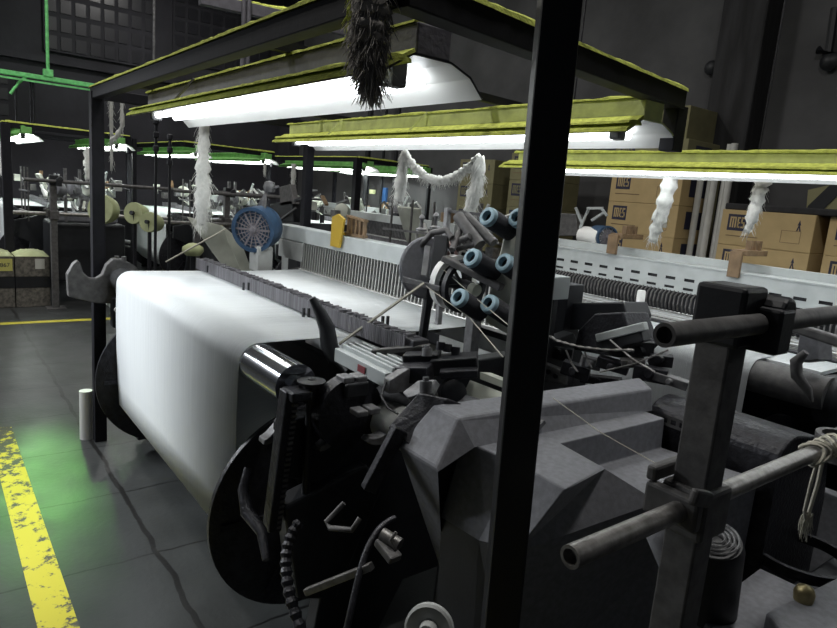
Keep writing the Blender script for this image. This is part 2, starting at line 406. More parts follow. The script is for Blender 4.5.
def loom_core(r, X0=-3.62, X1=-1.9, sheet_x1=-1.93, rail_slots=False, heald='wire'):
    """parts common to every loom, in metres from the row origin"""
    b = MB(); b.cyl((X0+.02, 1.07, .425), (X1, 1.07, .425), .270, 48); b.build('warp_beam', 'yarn', r, smooth=40)
    for x in (X0, X1):
        b = MB(); b.lathe((x-.012, 1.07, .425), (x+.014, 1.07, .425), [(0, .0), (0, .372), (.004, .38), (.022, .38), (.026, .372), (.026, .09), (.05, .085), (.05, 0)], 64)
        for k in range(6):
            a = k*PI/3; b.bar((x+.018, 1.07+.09*math.cos(a), .425+.09*math.sin(a)), (x+.018, 1.07+.34*math.cos(a), .425+.34*math.sin(a)), .02, .012, up=(1, 0, 0))
        b.build('beam_flange', 'dark', r, smooth=30)
    MB().xprof(sheet_profile(), X0+.03, sheet_x1).build('warp_sheet', 'warp', r, smooth=60, solid=.0025)
    RL = X1-X0+.46
    MB().lathe((X0-.26, .861, .961), (X1+.2, .861, .961), [(0, 0), (0, .03), (.02, .03), (.02, .067), (RL+.04, .067), (RL+.04, .03), (RL+.06, .03), (RL+.06, 0)], 40).build('back_roller', 'chrome', r, smooth=40)
    # side frames
    for x in (X0-.16, X1+.22):
        prof = [(.93, .02), (1.02, .62), (.80, .70), (.80, .86), (.98, .90), (1.22, .98), (1.75, .99), (2.08, 1.05), (2.2, .9), (2.2, .02), (1.95, .02), (1.85, .2), (1.3, .2), (1.2, .02)]
        MB().prism([(x, y, z) for y, z in prof], (.06, 0, 0)).build('side_frame', 'black', r, bevel=.006)
    MB().cyl((X0-.1, 1.9, .30), (X1+.22, 1.9, .30), .05, 16).build('tie_bar', 'dark', r, smooth=40)
    MB().cyl((X0-.1, 2.08, .55), (X1+.22, 2.08, .55), .10, 24).build('cloth_roll', 'yarn', r, smooth=40)
    MB().box((X0-.1, 2.05, .86), (X1+.22, 2.16, .97)).build('breast_beam', 'grey', r, bevel=.01)
    MB().box((X0-.1, 1.5, .55), (X1+.22, 1.56, .75)).build('cross_girder', 'black', r, bevel=.01)
    # drop wire bank
    rj = random.Random(3); b = MB(); nn = 190; DW = X1-X0+.30
    for i in range(nn):
        x = X0-.02+DW*i/nn; jz = rj.uniform(0, .004)
        b.box((x, 1.222, 1.036), (x+.0074, 1.225+jz*.3, 1.094+jz))
    b.build('drop_wires', 'slat', r)['kind'] = 'stuff'
    MB().box((X0-.06, 1.236, 1.034), (X0+DW+.01, 1.30, 1.088)).build('drop_wire_bar', 'slatd', r, bevel=.004)
    b = MB()
    for i in range(150):
        x = X0-.02+DW*i/150; b.box((x, 1.236+rj.uniform(0, .03), 1.086), (x+.006, 1.275+rj.uniform(0, .022), 1.092+rj.uniform(0, .007)))
    b.build('dropper_tops', 'slat', r)['kind'] = 'stuff'
    # healds
    b = MB(); nh = int((X1-X0+.3)/.029)
    for i in range(nh):
        x = X0+.02+i*.029; b.bar((x, 1.862, 1.03), (x+.006, 1.868, 1.215), .009, .008)
    b.build('heald_wires', heald, r)['kind'] = 'stuff'
    MB().box((X0+.02, 1.845, 1.022), (X1+.3, 1.895, 1.04)).build('heald_base', 'wire', r, bevel=.003)
    MB().box((X0-.05, 1.905, .98), (X1+.3, 1.93, 1.2)).build('reed_back', 'black', r)
    if not rail_slots:
        MB().box((X0-.35, 1.86, 1.2), (X1+.32, 1.965, 1.288)).build('top_rail', 'rail', r, bevel=.004)
        MB().box((X0-.30, 1.855, 1.08), (X0+.04, 1.90, 1.195)).build('rail_end_plate', 'grey', r, bevel=.004)
    return r
def mesh_dup(dst, names=None):
    pass

# front loom -------------------------------------------------------------
L1 = thing('power_loom', (-2.7, 1.4, 0), 'nearest loom, wide white warp sheet rolling over its steel back roller', 'loom', 'looms in the weaving hall')
loom_core(L1)
# left roller bracket with open hook
hook = [(.57, .87), (.565, .99), (.60, 1.045), (.625, 1.065), (.64, 1.05), (.655, 1.0), (.69, .968), (.73, .965), (.765, .985), (.79, 1.04), (.83, 1.075), (.90, 1.07), (.94, .99), (.95, .9), (.9, .82), (.72, .83)]
MB().prism([(-3.82, .80+(y*.985-.80)*.86, z) for y, z in hook], (.055, 0, 0)).build('roller_hook', 'clamp', L1, bevel=.008)
b = MB(); b.ring((-3.815, .861, .961), (-3.765, .861, .961), .098, .066, 40)
for dx in (0, .05): b.cyl((-3.80+dx*.6, .84+dx*.6, 1.055), (-3.80+dx*.6, .84+dx*.6, 1.085), .013, 10)
b.build('roller_collar', 'clamp', L1, smooth=40)
MB().cyl((-3.99, .82, .80), (-3.70, .82, .80), .014, 12).build('hook_pin', 'plast', L1, smooth=40)
# right end bearing and ratchet column
MB().bar((-1.612, .815, .97), (-1.60, .772, .55), .04, .05).build('ratchet_column', 'dark', L1, bevel=.005)
b = MB()
for k in range(24): b.box((-1.589, .776+.037*(k/24), .56+k*.016), (-1.575, .792+.037*(k/24), .568+k*.016))
b.build('ratchet_teeth', 'clamp', L1)
MB().box((-1.635, .80, .945), (-1.56, .865, .975)).build('column_head', 'dark', L1, bevel=.006)
b = MB(); b.cyl((-1.60, .878, 1.0), (-1.60, .878, .62), .012, 12); b.cyl((-1.60, .878, .93), (-1.60, .878, .985), .024, 14); b.lathe((-1.60, .878, .985), (-1.60, .878, 1.01), [(0, 0), (0, .038), (.008, .042), (.012, .012), (.018, 0)], 20)
b.build('adjusting_screw', 'black', L1, smooth=40)
b = MB(); b.lathe((-1.60, .985, .895), (-1.52, .985, .895), [(0, 0), (0, .1), (.01, .11), (.06, .11), (.06, .085), (.075, .05), (.075, 0)], 40); b.build('bearing_housing', 'dark', L1, smooth=35)
for dy, zz in ((-.02, 1.012), (.025, 1.010), (-.01, .93), (.032, .932)):
    MB().box((-1.58+(.07 if zz < .95 else 0), .985+dy-.018, zz-.018), (-1.53+(.07 if zz < .95 else 0), .985+dy+.018, zz)).build('clamp_tab', 'iron', L1, bevel=.004)
MB().box((-1.59, .95, .95), (-1.52, 1.03, .995)).build('bearing_cap', 'black', L1, bevel=.006)
# cradle shackles
def shackle(c, r0, a0, a1, x0=.04, name='cradle_shackle'):
    p = []
    for k in range(9):
        a = a0+(a1-a0)*k/8; p.append((c[0], c[1]+r0*math.cos(a), c[2]+r0*math.sin(a)))
    for k in range(8, -1, -1):
        a = a0+(a1-a0)*k/8; rr = r0-.016-.012*math.sin(PI*k/8); p.append((c[0], c[1]+rr*math.cos(a), c[2]+rr*math.sin(a)))
    return MB().prism(p, (x0, 0, 0)).build(name, 'iron', L1, bevel=.003)
shackle((-1.70, .775, .85), .06, R(-100), R(10))
shackle((-1.62, .915, .835), .062, R(-95), R(25))
shackle((-1.50, 1.04, .885), .07, R(-130), R(-10))
# side gear case and odd linkages in the dark bay
MB().prism([(-1.66, .80, .62), (-1.66, 1.08, .70), (-1.66, 1.15, .60), (-1.66, 1.0, .25), (-1.66, .86, .3)], (.08, 0, 0)).build('gear_case', 'black', L1, bevel=.01)
MB().tube([at(248, 468, 1.9), at(243, 490, 1.88), at(247, 512, 1.85), at(262, 532, 1.8), at(266, 560, 1.75)], [.012, .016, .02, .016, .01], 10).build('latch_lever', 'dark', L1, smooth=60)
hp = []
P0, P1, P2, P3 = at(300, 522, 1.75), at(279, 545, 1.72), at(283, 585, 1.68), at(302, 632, 1.62)
for k in range(25):
    t = k/24; hp.append(P0*(1-t)**3 + P1*3*t*(1-t)**2 + P2*3*t*t*(1-t) + P3*t**3)
MB().tube(hp, [.017 if k % 2 else .0125 for k in range(25)], 10).build('corrugated_hose', 'dark', L1, smooth=30)
hp = []
P0, P1, P2, P3 = at(395, 518, 1.6), at(365, 530, 1.55), at(360, 570, 1.5), at(346, 632, 1.45)
for k in range(15):
    t = k/14; hp.append(P0*(1-t)**3 + P1*3*t*(1-t)**2 + P2*3*t*t*(1-t) + P3*t**3)
MB().tube(hp, .008, 8).build('rubber_cable', 'dark', L1, smooth=60)
MB().tube([at(344, 503, 1.62), at(326, 522, 1.62), at(330, 528, 1.6), at(352, 530, 1.56), at(360, 518, 1.57)], .007, 8).build('wire_handle', 'clamp', L1, smooth=60)
MB().bar(at(306, 592, 1.6), at(372, 566, 1.5), .018).build('link_rod', 'tube', L1, bevel=.003)
MB().bar(at(380, 540, 1.5), at(396, 560, 1.46), .035, .02).build('rocker_arm', 'clamp', L1, bevel=.004)
b = MB(); b.cyl(at(382, 534, 1.5), at(400, 545, 1.48), .016, 14); b.tube([at(396, 532, 1.47), at(391, 540, 1.47), at(396, 549, 1.47)], .004, 6); b.build('spring_pin', 'tube', L1, smooth=60)
b = MB(); c = at(430, 628, 1.28); b.lathe(c, c+Vector((.55, -.75, .25)), [(0, 0), (0, .05), (.012, .05), (.016, .045), (.01, .02), (.03, .015), (.03, 0)], 28); b.build('hand_wheel', 'grey', L1, smooth=35)
# inclined support arms either side of the bay
MB().bar(at(400, 428, 1.72), at(368, 490, 1.72), .03, .04).build('support_arm', 'dark', L1, bevel=.004)
MB().prism([at(418, 392, 1.78), at(448, 398, 1.74), at(408, 445, 1.70), at(386, 428, 1.74)], (.03, .05, -.02)).build('frame_knee', 'dark', L1, bevel=.006)
b = MB(); b.cyl(at(426, 393, 1.75), at(426, 381, 1.75), .018, 14); b.cyl(at(426, 381, 1.75), at(426, 377, 1.75), .009, 10); b.build('knee_bolt', 'iron', L1, smooth=40)
# cloth temple / projectile receiver with fins
fa, fb = az(341, 354, 1.0), az(392, 380, 1.0)
dirx = (fb-fa).normalized(); sidev = dirx.cross(Vector((0, 0, 1)))
b = MB(); b.bar(fa, fb, .05, .045)
for k in range(4):
    o_ = sidev*(-.004-.026*k)+Vector((0, 0, .024)); b.bar(fa+o_, fb+o_, .010, .026)
b.build('receiver_block', 'rail', L1, bevel=.002)
MB().bar(fa-sidev*.05-Vector((0, 0, .005)), fb-sidev*.05-Vector((0, 0, .005)), .1, .03).build('receiver_bed', 'black', L1)
lp = fa.lerp(fb, .58)+sidev*.0285
MB().bar(lp-dirx*.022, lp+dirx*.022, .002, .022).build('receiver_label', 'red', L1)
MB().prism([fb+sidev*.03+Vector((0, 0, -.03)), fb+sidev*.03+Vector((0, 0, .012)), fb-sidev*.03+Vector((0, 0, .04)), fb-sidev*.11+Vector((0, 0, .04)), fb-sidev*.11+Vector((0, 0, -.03))], dirx*.035).build('receiver_end', 'iron', L1, bevel=.003)
# black curved arm standing by the drop wires
MB().tube([ax(312, 298, -1.90), ax(320, 312, -1.885), ax(327, 328, -1.875), ax(329, 345, -1.865), ax(336, 360, -1.84)], [.012, .02, .028, .03, .028], 8).build('selvedge_arm', 'black', L1, smooth=60)
MB().tube([ax(335, 358, -1.84), ax(344, 366, -1.80), ax(350, 372, -1.76)], .018, 8).build('arm_root', 'black', L1, smooth=50)
b = MB(); b.bar(at(432, 365, 2.0), at(478, 362, 1.98), .09, .05); b.bar(at(404, 358, 2.02), at(440, 357, 2.0), .06, .03); b.build('picking_box', 'black', L1, bevel=.005)
b = MB(); b.bar(at(395, 372, 1.98), at(432, 372, 1.94), .10, .05); b.bar(at(440, 374, 1.93), at(478, 372, 1.92), .05, .025); b.build('tension_box', 'dark', L1, bevel=.005)
MB().bar(at(372, 352, 2.1), at(430, 347, 2.08), .03, .018).build('guide_bar', 'clamp', L1, bevel=.003)
b = MB(); b.cyl(at(427, 356, 1.97), at(427, 348, 1.97), .016, 12); b.cyl(at(427, 348, 1.97), at(427, 345, 1.97), .008, 8); b.build('box_bolt', 'iron', L1, smooth=40)
b = MB()
for u, v in ((447, 352), (455, 355), (440, 350)): b.cyl(at(u, v, 2.0), at(u+1, v-8, 2.0), .014, 10)
b.build('picking_studs', 'dark', L1, smooth=40)
MB().tube([at(386, 380, 1.9), at(381, 396, 1.85), at(388, 408, 1.82), at(398, 414, 1.8)], .0035, 6).build('sensor_cable', 'black', L1, smooth=60)
MB().prism([at(402, 392, 1.85), at(418, 380, 1.88), at(436, 379, 1.86), at(430, 390, 1.82), at(408, 398, 1.82)], (.0, .02, -.02)).build('cam_plate', 'iron', L1, bevel=.004)
b = MB(); b.lathe(at(450, 392, 1.95), at(462, 396, 1.8), [(0, 0), (0, .04), (.05, .04), (.06, .02), (.06, 0)], 20); b.build('cam_roller', 'black', L1, smooth=40)
c = at(366, 408, 2.08); MB().cyl(c, c+Vector((.36, .02, 0)), .065, 28).build('take_up_cylinder', 'grey', L1, smooth=40)
# under-sheet shield between beam and receiver
MB().prism([(-1.60, 1.05, .90), (-1.60, 1.18, .99), (-1.60, 1.19, .98), (-1.60, 1.06, .89)], (.5, .15, -.02)).build('slide_plate', 'iron', L1)
MB().prism([at(480, 372, 2.1), at(540, 395, 2.0), at(540, 402, 2.0), at(480, 379, 2.1)], (.02, .03, 0)).build('slide_rail', 'off', L1)
MB().prism([at(470, 380, 2.02), at(512, 396, 1.92), at(500, 404, 1.9), at(462, 396, 1.95)], (0, 0, -.012)).build('guard_plate', 'off', L1)
# U hooks on the drop wire bank
b = MB()
for u, v in ((210, 272), (246, 290), (306, 317), (385, 325)):
    for du in (-2.6, 2.4):
        p = az(u+du, v, 1.05); q = p + Vector((0, .0, .035)); b.bar(p, q, .008, .010)
b.build('spacer_clips', 'black', L1)

# drive covers at the right end
cv = MB()
V = [(-1.265, 1.065, 1.0), (-1.155, 1.065, 1.0), (-1.10, 1.84, 1.0), (-1.20, 1.92, 1.0),      # ridge top 0-3
     (-1.30, .985, .885), (-1.135, .985, .885), (-1.115, 1.09, .93), (-1.085, 1.84, .93),        # chamfer foot 4,5 ; inner edge 6,7
     (-1.26, 1.16, .45), (-1.24, 1.95, .4)]
cv.mesh(V, [(0, 1, 2, 3), (0, 4, 5, 1), (1, 5, 6), (1, 6, 7, 2), (0, 3, 9, 8, 4), (2, 7, 9, 3), (4, 8, 5)])
cv.build('ridge_cover', 'cover', L1, bevel=.008)
A1, A2, A3, A4, A5 = (-1.165, 1.095, .93), (-1.03, 1.325, .93), (-.872, 1.30, .93), (-.838, 1.115, .93), (-.985, 1.12, .93)
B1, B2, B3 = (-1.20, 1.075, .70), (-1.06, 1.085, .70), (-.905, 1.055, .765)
S2 = (-1.02, 1.80, .93); S1 = (-1.165, 1.80, .93)
r3 = (-.775, 1.40, .86)
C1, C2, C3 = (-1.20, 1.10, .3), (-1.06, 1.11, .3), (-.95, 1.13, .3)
E3, E4 = (-.74, 1.85, .86), (-.74, 1.85, .3)
hv = [A1, A2, A3, A4, A5, B1, B2, B3, S2, S1, r3, C1, C2, C3, E3, E4, (-1.025, 1.335, .835), (-1.015, 1.80, .835), (-.76, 1.85, .835), (-.785, 1.42, .835), (-.86, 1.31, .835)]
cv = MB(); cv.mesh(hv, [(0, 4, 3, 2, 1), (0, 1, 8, 9), (0, 5, 6, 4), (4, 6, 7, 3), (3, 7, 13, 10, 2), (13, 15, 14, 10), (1, 16, 17, 8), (1, 2, 20, 16), (2, 10, 19, 20), (16, 20, 19, 18, 17), (10, 14, 18, 19)])
cv.build('drive_hood', 'cover', L1, bevel=.004)
cv = MB(); cv.mesh([B1, B2, B3, C1, C2, C3], [(0, 3, 4, 1), (1, 4, 5, 2)]); cv.build('hood_skirt', 'black', L1)  # lower front faces of the hood, their shade put in as black
# low skirt under the hood
MB().prism([(-1.30, 1.15, .18), (-1.30, 1.16, .62), (-1.30, 1.9, .62), (-1.30, 1.9, .1), (-1.30, 1.2, .1)], (.34, 0, 0)).build('lower_skirt', 'black', L1, bevel=.02)
cv = MB(); pr = [(1.87, .3), (1.87, .90)]
for k in range(7): a = PI - k*PI/12*1.0; pr.append((1.97+.1*math.cos(a), .90+.06*math.sin(a)))
pr += [(2.12, .93), (2.24, .84), (2.28, .7), (2.28, .3)]
MB().prism([(-1.12, y, z) for y, z in pr], (.42, 0, 0)).build('rear_hood', 'dark', L1, bevel=.012)
b = MB(); slotted_plate(b, -1.14, -.86, 1.868, .885, .92, ((.895, .91),), .03, .018); b.build('vent_strip', 'iron', L1)
# front-right motion: tappet cover, lugs
def rise(u, v, y, w, h, d, mt, nm, bev=.004):
    p = ay(u, v, y); return MB().box((p.x-w/2, y, p.z-h), (p.x+w/2, y+d, p.z)).build(nm, mt, L1, bevel=bev)
rise(558, 283, 2.1, .12, .26, .10, 'black', 'tappet_case')
rise(548, 275, 2.06, .035, .24, .02, 'iron', 'tappet_plate')
p = ay(575, 345, 2.05)
cv = MB(); q0 = [ay(u, v, 2.0) for u, v in ((573, 350), (578, 330), (594, 314), (622, 312), (634, 345), (620, 358))]
cv.prism(q0, (.03, .12, 0)); cv.build('hexagon_cover', 'dark', L1, bevel=.006)
MB().prism([ay(u, v, 2.14) for u, v in ((560, 312), (568, 303), (622, 302), (627, 316), (622, 330), (566, 330))], (.02, .14, 0)).build('rear_cover', 'black', L1, bevel=.006)
MB().bar(ay(598, 338, 1.95), ay(646, 326, 1.95), .03, .03).build('guard_lip', 'rail', L1, bevel=.004)
MB().bar(ay(600, 346, 1.97), ay(646, 334, 1.97), .05, .05).build('guard_box', 'black', L1, bevel=.004)
b = MB(); ch = [ay(540, 331, 1.9), ay(558, 341, 1.9), ay(580, 347, 1.88), ay(605, 350, 1.86), ay(640, 350, 1.86)]
cp = []
for i in range(4):
    for k in range(6): cp.append(ch[i].lerp(ch[i+1], k/6))
b.tube(cp, [.004 if k % 2 else .0065 for k in range(24)], 6); b.build('drive_chain', 'tube', L1)
MB().prism([ay(u, v, 1.9) for u, v in ((541, 362), (567, 373), (567, 386), (541, 380))], (.01, .03, 0)).build('lug_plate', 'iron', L1, bevel=.003)
b = MB()
for u, v in ((549, 372), (556, 376)): q = ay(u, v, 1.9); b.cyl(q-Vector((0, .006, 0)), q+Vector((0, .01, 0)), .010, 10)
b.build('lug_bolts', 'black', L1, smooth=40)
rnd = random.Random(4)
specs = [(575, 370, .09, .05, 'dark'), (590, 362, .05, .04, 'iron'), (612, 366, .1, .04, 'dark'), (632, 362, .06, .03, 'clamp'), (650, 372, .1, .05, 'dark'), (560, 352, .08, .05, 'black'), (670, 380, .1, .03, 'iron'), (640, 350, .07, .05, 'black'), (600, 380, .14, .03, 'dark'), (660, 358, .06, .04, 'dark')]
for i, (u, v, w, h, mt) in enumerate(specs):
    c = ay(u, v, 1.93+.012*i); b = MB(); b.bar(c-Vector((w*.5, .02, .012*rnd.uniform(-1, 1))), c+Vector((w*.5, .03, .012*rnd.uniform(-1, 1))), .05, h)
    b.cyl(c+Vector((.01, -.03, .0)), c+Vector((.01, .05, .0)), h*.35, 12); b.build('motion_link', mt, L1, bevel=.003)
for (u0, v0, u1, v1) in ((600, 372, 668, 350), (610, 340, 655, 372), (585, 352, 592, 368), (566, 350, 578, 372)):
    MB().tube([ay(u0, v0, 1.9), ay((u0+u1)/2, (v0+v1)/2+3, 1.9), ay(u1, v1, 1.9)], .0035, 6).build('pull_wire', 'tube', L1)

# things on and around the front loom ------------------------------------
# blue weft feeder at its left end
def weft_feeder(c, axis, r0, label, body, spokes, name='weft_feeder', stand=None):
    c = Vector(c); a = Vector(axis).normalized(); f = thing(name, c, label, 'weft feeder', 'weft feeders')
    b = MB(); b.lathe(c-a*.20, c, [(0, 0), (0, r0*.55), (.03, r0*.8), (.06, r0*.97), (.12, r0), (.185, r0), (.2, r0*1.0), (.2, r0*.84), (.185, r0*.84), (.185, 0)], 40); b.build('drum', body, f, smooth=35)
    b = MB(); b.ring(c-a*.008, c+a*.012, r0*1.03, r0*.86, 40); b.build('drum_rim', body, f, smooth=35)
    d, u, w = b.frame(c, c+a) if False else MB().frame(c, c+a)
    b = MB()
    for k in range(18):
        t = 2*PI*k/18; e = u*math.cos(t)+w*math.sin(t); b.bar(c+e*r0*.16, c+e*r0*.88, .006 if k % 3 else .012, .006, up=a)
    for rr in (.3, .45, .6, .75): b.tube([c + (u*math.cos(2*PI*k/28)+w*math.sin(2*PI*k/28))*r0*rr for k in range(29)], .0028, 4)
    b.lathe(c-a*.005, c+a*.02, [(0, 0), (0, r0*.17), (.015, r0*.15), (.02, r0*.05), (.02, 0)], 18)
    b.build('fan_grille', spokes, f, smooth=35)
    return f
fc = Vector((-3.74, 1.60, 1.258))
wf = weft_feeder(fc, (.62, -.72, -.12), .135, 'round blue weft feeder with spoked grey fan face at the left of the heald rail', 'blue', 'blued')
MB().box((fc.x-.10, fc.y+.02, 1.0), (fc.x+.04, fc.y+.12, 1.16)).build('foot', 'grey', wf, bevel=.01)
b = MB()
cyl0 = fc-Vector((.62, -.72, -.12)).normalized()*.1
for k in range(5): b.tube([cyl0+Vector((-.06+.03*k, .0, .12)), cyl0+Vector((.0, .03, .22)), cyl0+Vector((.07-.01*k, .08, .26))], .006, 6)
b.build('guide_wires', 'iron', wf)
b = MB(); b.lathe(cyl0+Vector((.0, .05, .22)), cyl0+Vector((.0, .05, .3)), [(0, 0), (0, .03), (.03, .04), (.06, .03), (.07, 0)], 16); b.build('eye_knob', 'iron', wf, smooth=50)
# dark weft accumulator with flat disc, right side
dc = at(428, 268, 2.42)
ac = thing('weft_accumulator', dc, 'charcoal weft accumulator with a flat disc and spoked reel, left of the yarn packages', 'weft feeder', 'weft feeders')
axd = (Vector((.55, .80, -.1))).normalized()
fx = (at(436, 270, 2.42)-at(420, 262, 2.42)).normalized()
n1 = Vector((.96, -.12, .05)).normalized()
b = MB(); b.lathe(dc+n1*.0, dc-n1*.02, [(0, 0), (0, .112), (.006, .118), (.014, .118), (.02, .112), (.02, 0)], 44); b.build('disc', 'cover', ac, smooth=35)
rc = at(459, 284, 2.36)
b = MB(); nr = (Vector((.97, .0, -.08))).normalized(); b.ring(rc-nr*.05, rc-nr*.02, .10, .055, 32); b.ring(rc+nr*.02, rc+nr*.04, .10, .082, 32)
d_, u_, w_ = MB().frame(rc, rc+nr)
for k in range(8):
    t = 2*PI*k/8; e = u_*math.cos(t)+w_*math.sin(t); b.bar(rc+e*.02+nr*.02, rc+e*.095+nr*.03, .010, .008, up=nr)
b.cyl(rc-nr*.06, rc+nr*.07, .024, 16); b.build('reel', 'black', ac, smooth=35)
MB().ring(rc-nr*.035-nr*.012, rc-nr*.005-nr*.012, .103, .08, 32).build('wound_yarn_band', 'white', ac, smooth=35)
MB().cyl(rc+nr*.06, rc+nr*.10, .022, 16).build('hub_cap', 'off', ac, smooth=40)
MB().bar(at(442, 236, 2.36), at(436, 282, 2.34), .055, .03).build('bracket', 'black', ac, bevel=.005)
MB().bar(at(428, 246, 2.33), at(424, 276, 2.31), .022, .01).build('bracket_face', 'iron', ac, bevel=.002)
MB().bar(at(444, 258, 2.30), at(502, 288, 2.22), .05, .022).build('swing_arm', 'clamp', ac, bevel=.004)
MB().bar(at(403, 279, 2.36), at(440, 289, 2.30), .012, .02).build('brake_arm', 'iron', ac, bevel=.002)
MB().tube([at(420, 246, 2.4), at(432, 233, 2.38), at(446, 230, 2.36), at(452, 238, 2.34)], .012, 8).build('top_handle', 'clamp', ac, smooth=60)
MB().cyl(Vector((dc.x, dc.y, .99)), dc+Vector((0, .02, -.05)), .018, 10).build('foot_rod', 'black', ac)
b = MB()
for u, v in ((421, 231), (435, 229)):
    c = at(u, v, 2.5); b.lathe(c, c+Vector((0, 0, .1)), [(0, 0), (0, .022), (.008, .022), (.014, .008), (.04, .007), (.05, .013), (.06, .008), (.066, 0)], 14)
b.build('tension_posts', 'iron', ac, smooth=50)
b = MB()
for (u0, v0, u1, v1, rr) in ((458, 216, 480, 245, .022), (466, 216, 494, 243, .018), (448, 246, 470, 236, .012), (455, 250, 475, 244, .01), (462, 226, 452, 250, .012)):
    b.cyl(at(u0, v0, 2.4), at(u1, v1, 2.32), rr, 12)
b.build('guide_tubes', 'clamp', ac, smooth=40)
b = MB()
for i, (u, v) in enumerate(((447, 240), (452, 246), (448, 252))): b.cyl(at(u, v, 2.38), at(u+5, v+9, 2.36), .006, 8)
b.build('yarn_eyes', mat('pale_pink_ceramic', (.5, .32, .3), .4), ac)
# creel board and six packages
bo = at(512, 262, 2.30)
cb = thing('creel_board', Vector((bo.x, bo.y, 0)), 'cream board on a pole carrying dark yarn packages beside the black post', 'creel')
q = [at(u, v, 2.272) for u, v in ((510, 214), (548, 222), (545, 330), (522, 342), (486, 322), (489, 300))]
nb = (q[1]-q[0]).cross(q[4]-q[0]).normalized()
if nb.dot(CAM-q[0]) > 0: nb = -nb
MB().prism(q, nb*.012).build('board', 'off', cb, bevel=.002)
pt = at(474, 316, 2.36); MB().box((pt.x-.022, pt.y-.02, .95), (pt.x+.022, pt.y+.02, pt.z+.02)).build('pole', 'iron', cb, bevel=.003)
MB().bar(pt, at(492, 312, 2.37), .03, .03).build('pole_arm', 'iron', cb)
MB().bar(at(446, 211, 2.6), at(486, 215, 2.55), .012, .012).build('top_rod', 'iron', cb)
MB().bar(at(448, 208, 2.6), at(445, 246, 2.6), .022, .022).build('upright', 'iron', cb, bevel=.002)
MB().bar(at(445, 246, 2.6), Vector((at(445, 246, 2.6).x, at(445, 246, 2.6).y, 1.0)), .022, .022).build('upright', 'iron', cb, bevel=.002)
pk = [((487, 216), (520, 239), 'dark yarn package with pale blue rim, uppermost of those on the cream board'),
      ((516, 217), (549, 240), 'dark yarn package at upper right, half hidden by the black post'),
      ((471, 257), (505, 275), 'dark yarn package in the middle row, left one on the cream board'),
      ((503, 262), (536, 282), 'dark yarn package in the middle row, right one against the black post'),
      ((458, 297), (492, 314), 'dark yarn package lowest at left, on the cream board over the heald wires'),
      ((488, 303), (524, 326), 'dark yarn package lowest at right, just left of the black post')]
for (u0, v0), (u1, v1), lb in pk:
    p = at(u0, v0, 2.17); q2 = at(u0+23, v0+15.5, 2.262); d = (q2-p); L = d.length; d.normalize()
    t = thing('yarn_package', p, lb, 'yarn package', 'dark yarn packages on the creel board')
    MB().lathe(p, q2, [(.012, .022), (.012, .031), (.03, .0345), (L*.75, .035), (L, .034), (L, 0)], 26).build('yarn', 'coney', t, smooth=40)
    MB().lathe(p, q2, [(.02, .019), (-.003, .019), (-.004, .025), (.0, .032), (.016, .0345), (.016, .025)], 26).build('tube_rim', 'lblue', t, smooth=50)
    MB().lathe(p, q2, [(.06, 0), (.06, .0192), (.012, .0192)], 20).build('tube_bore', 'black', t, smooth=50)
# yellow tag and wooden rack on the rail
t = thing('yellow_clip', (-3.19, 1.845, 1.29), 'bright yellow clip hung over the pale heald rail', 'clip')
p0, p1 = ay(332, 247, 1.85), ay(346, 216, 1.85)
b = MB(); b.prism([ay(332, 246, 1.852), ay(341, 248, 1.852), ay(346, 219, 1.852), ay(340, 214, 1.852), ay(334, 217, 1.852)], (0, -.014, 0)); b.build('clip_face', 'yellow', t, bevel=.002)
MB().box((-3.2, 1.85, 1.29), (-3.15, 1.97, 1.305)).build('clip_hook', 'yellow', t)
t = thing('drop_wire_rack', (-3.08, 1.9, 1.29), 'small tan comb rack standing on the heald rail beside the yellow clip', 'rack')
b = MB(); q0, q1 = Vector((-3.15, 1.91, 1.30)), Vector((-2.96, 1.91, 1.30))
MB().bar(q0, q1, .03, .016).build('base_bar', 'tan', t); MB().bar(q0+Vector((0, 0, .1)), q1+Vector((0, 0, .085)), .03, .012).build('top_bar', 'tan', t)
for k in range(5): MB().bar(q0.lerp(q1, .06+.22*k), q0.lerp(q1, .06+.22*k)+Vector((0, 0, .095)), .014, .02).build('slat', 'tan', t)
# weft strips and yarn lines
def yarn(pts, r, label, mt='rope', nm='yarn_line'): return single(MB().tube(pts, r, 5).build(nm, mt), label, 'yarn', 'taut yarn lines')
yarn([ay(166, 262, 1.30), ay(226, 229, 1.55)], .006, 'flat white yarn running up to the blue feeder from the left')
yarn([at(339, 344, 2.28), at(424, 283, 2.3)], .0055, 'pale flat yarn from the black curved arm up to the dark disc')
yarn([at(426, 286, 2.3), at(470, 318, 2.2), at(503, 357, 2.0)], .0018, 'thin yarn dropping from the dark disc towards the black post')
yarn([at(436, 263, 2.34), at(478, 300, 2.2), at(530, 343, 2.0)], .0016, 'thin yarn passing under the lowest yarn packages')
yarn([at(553, 398, 1.62), at(600, 432, 1.5), at(680, 477, 1.38)], .0012, 'fine thread lying across the charcoal drive cover')
# pipe leg of the left frame post
single(MB().cyl((-3.93, .70, 0), (-3.93, .70, .29), .035, 24).build('pipe_stub', 'plast', None, smooth=40), 'short white pipe standing on the floor by the left post', 'pipe')

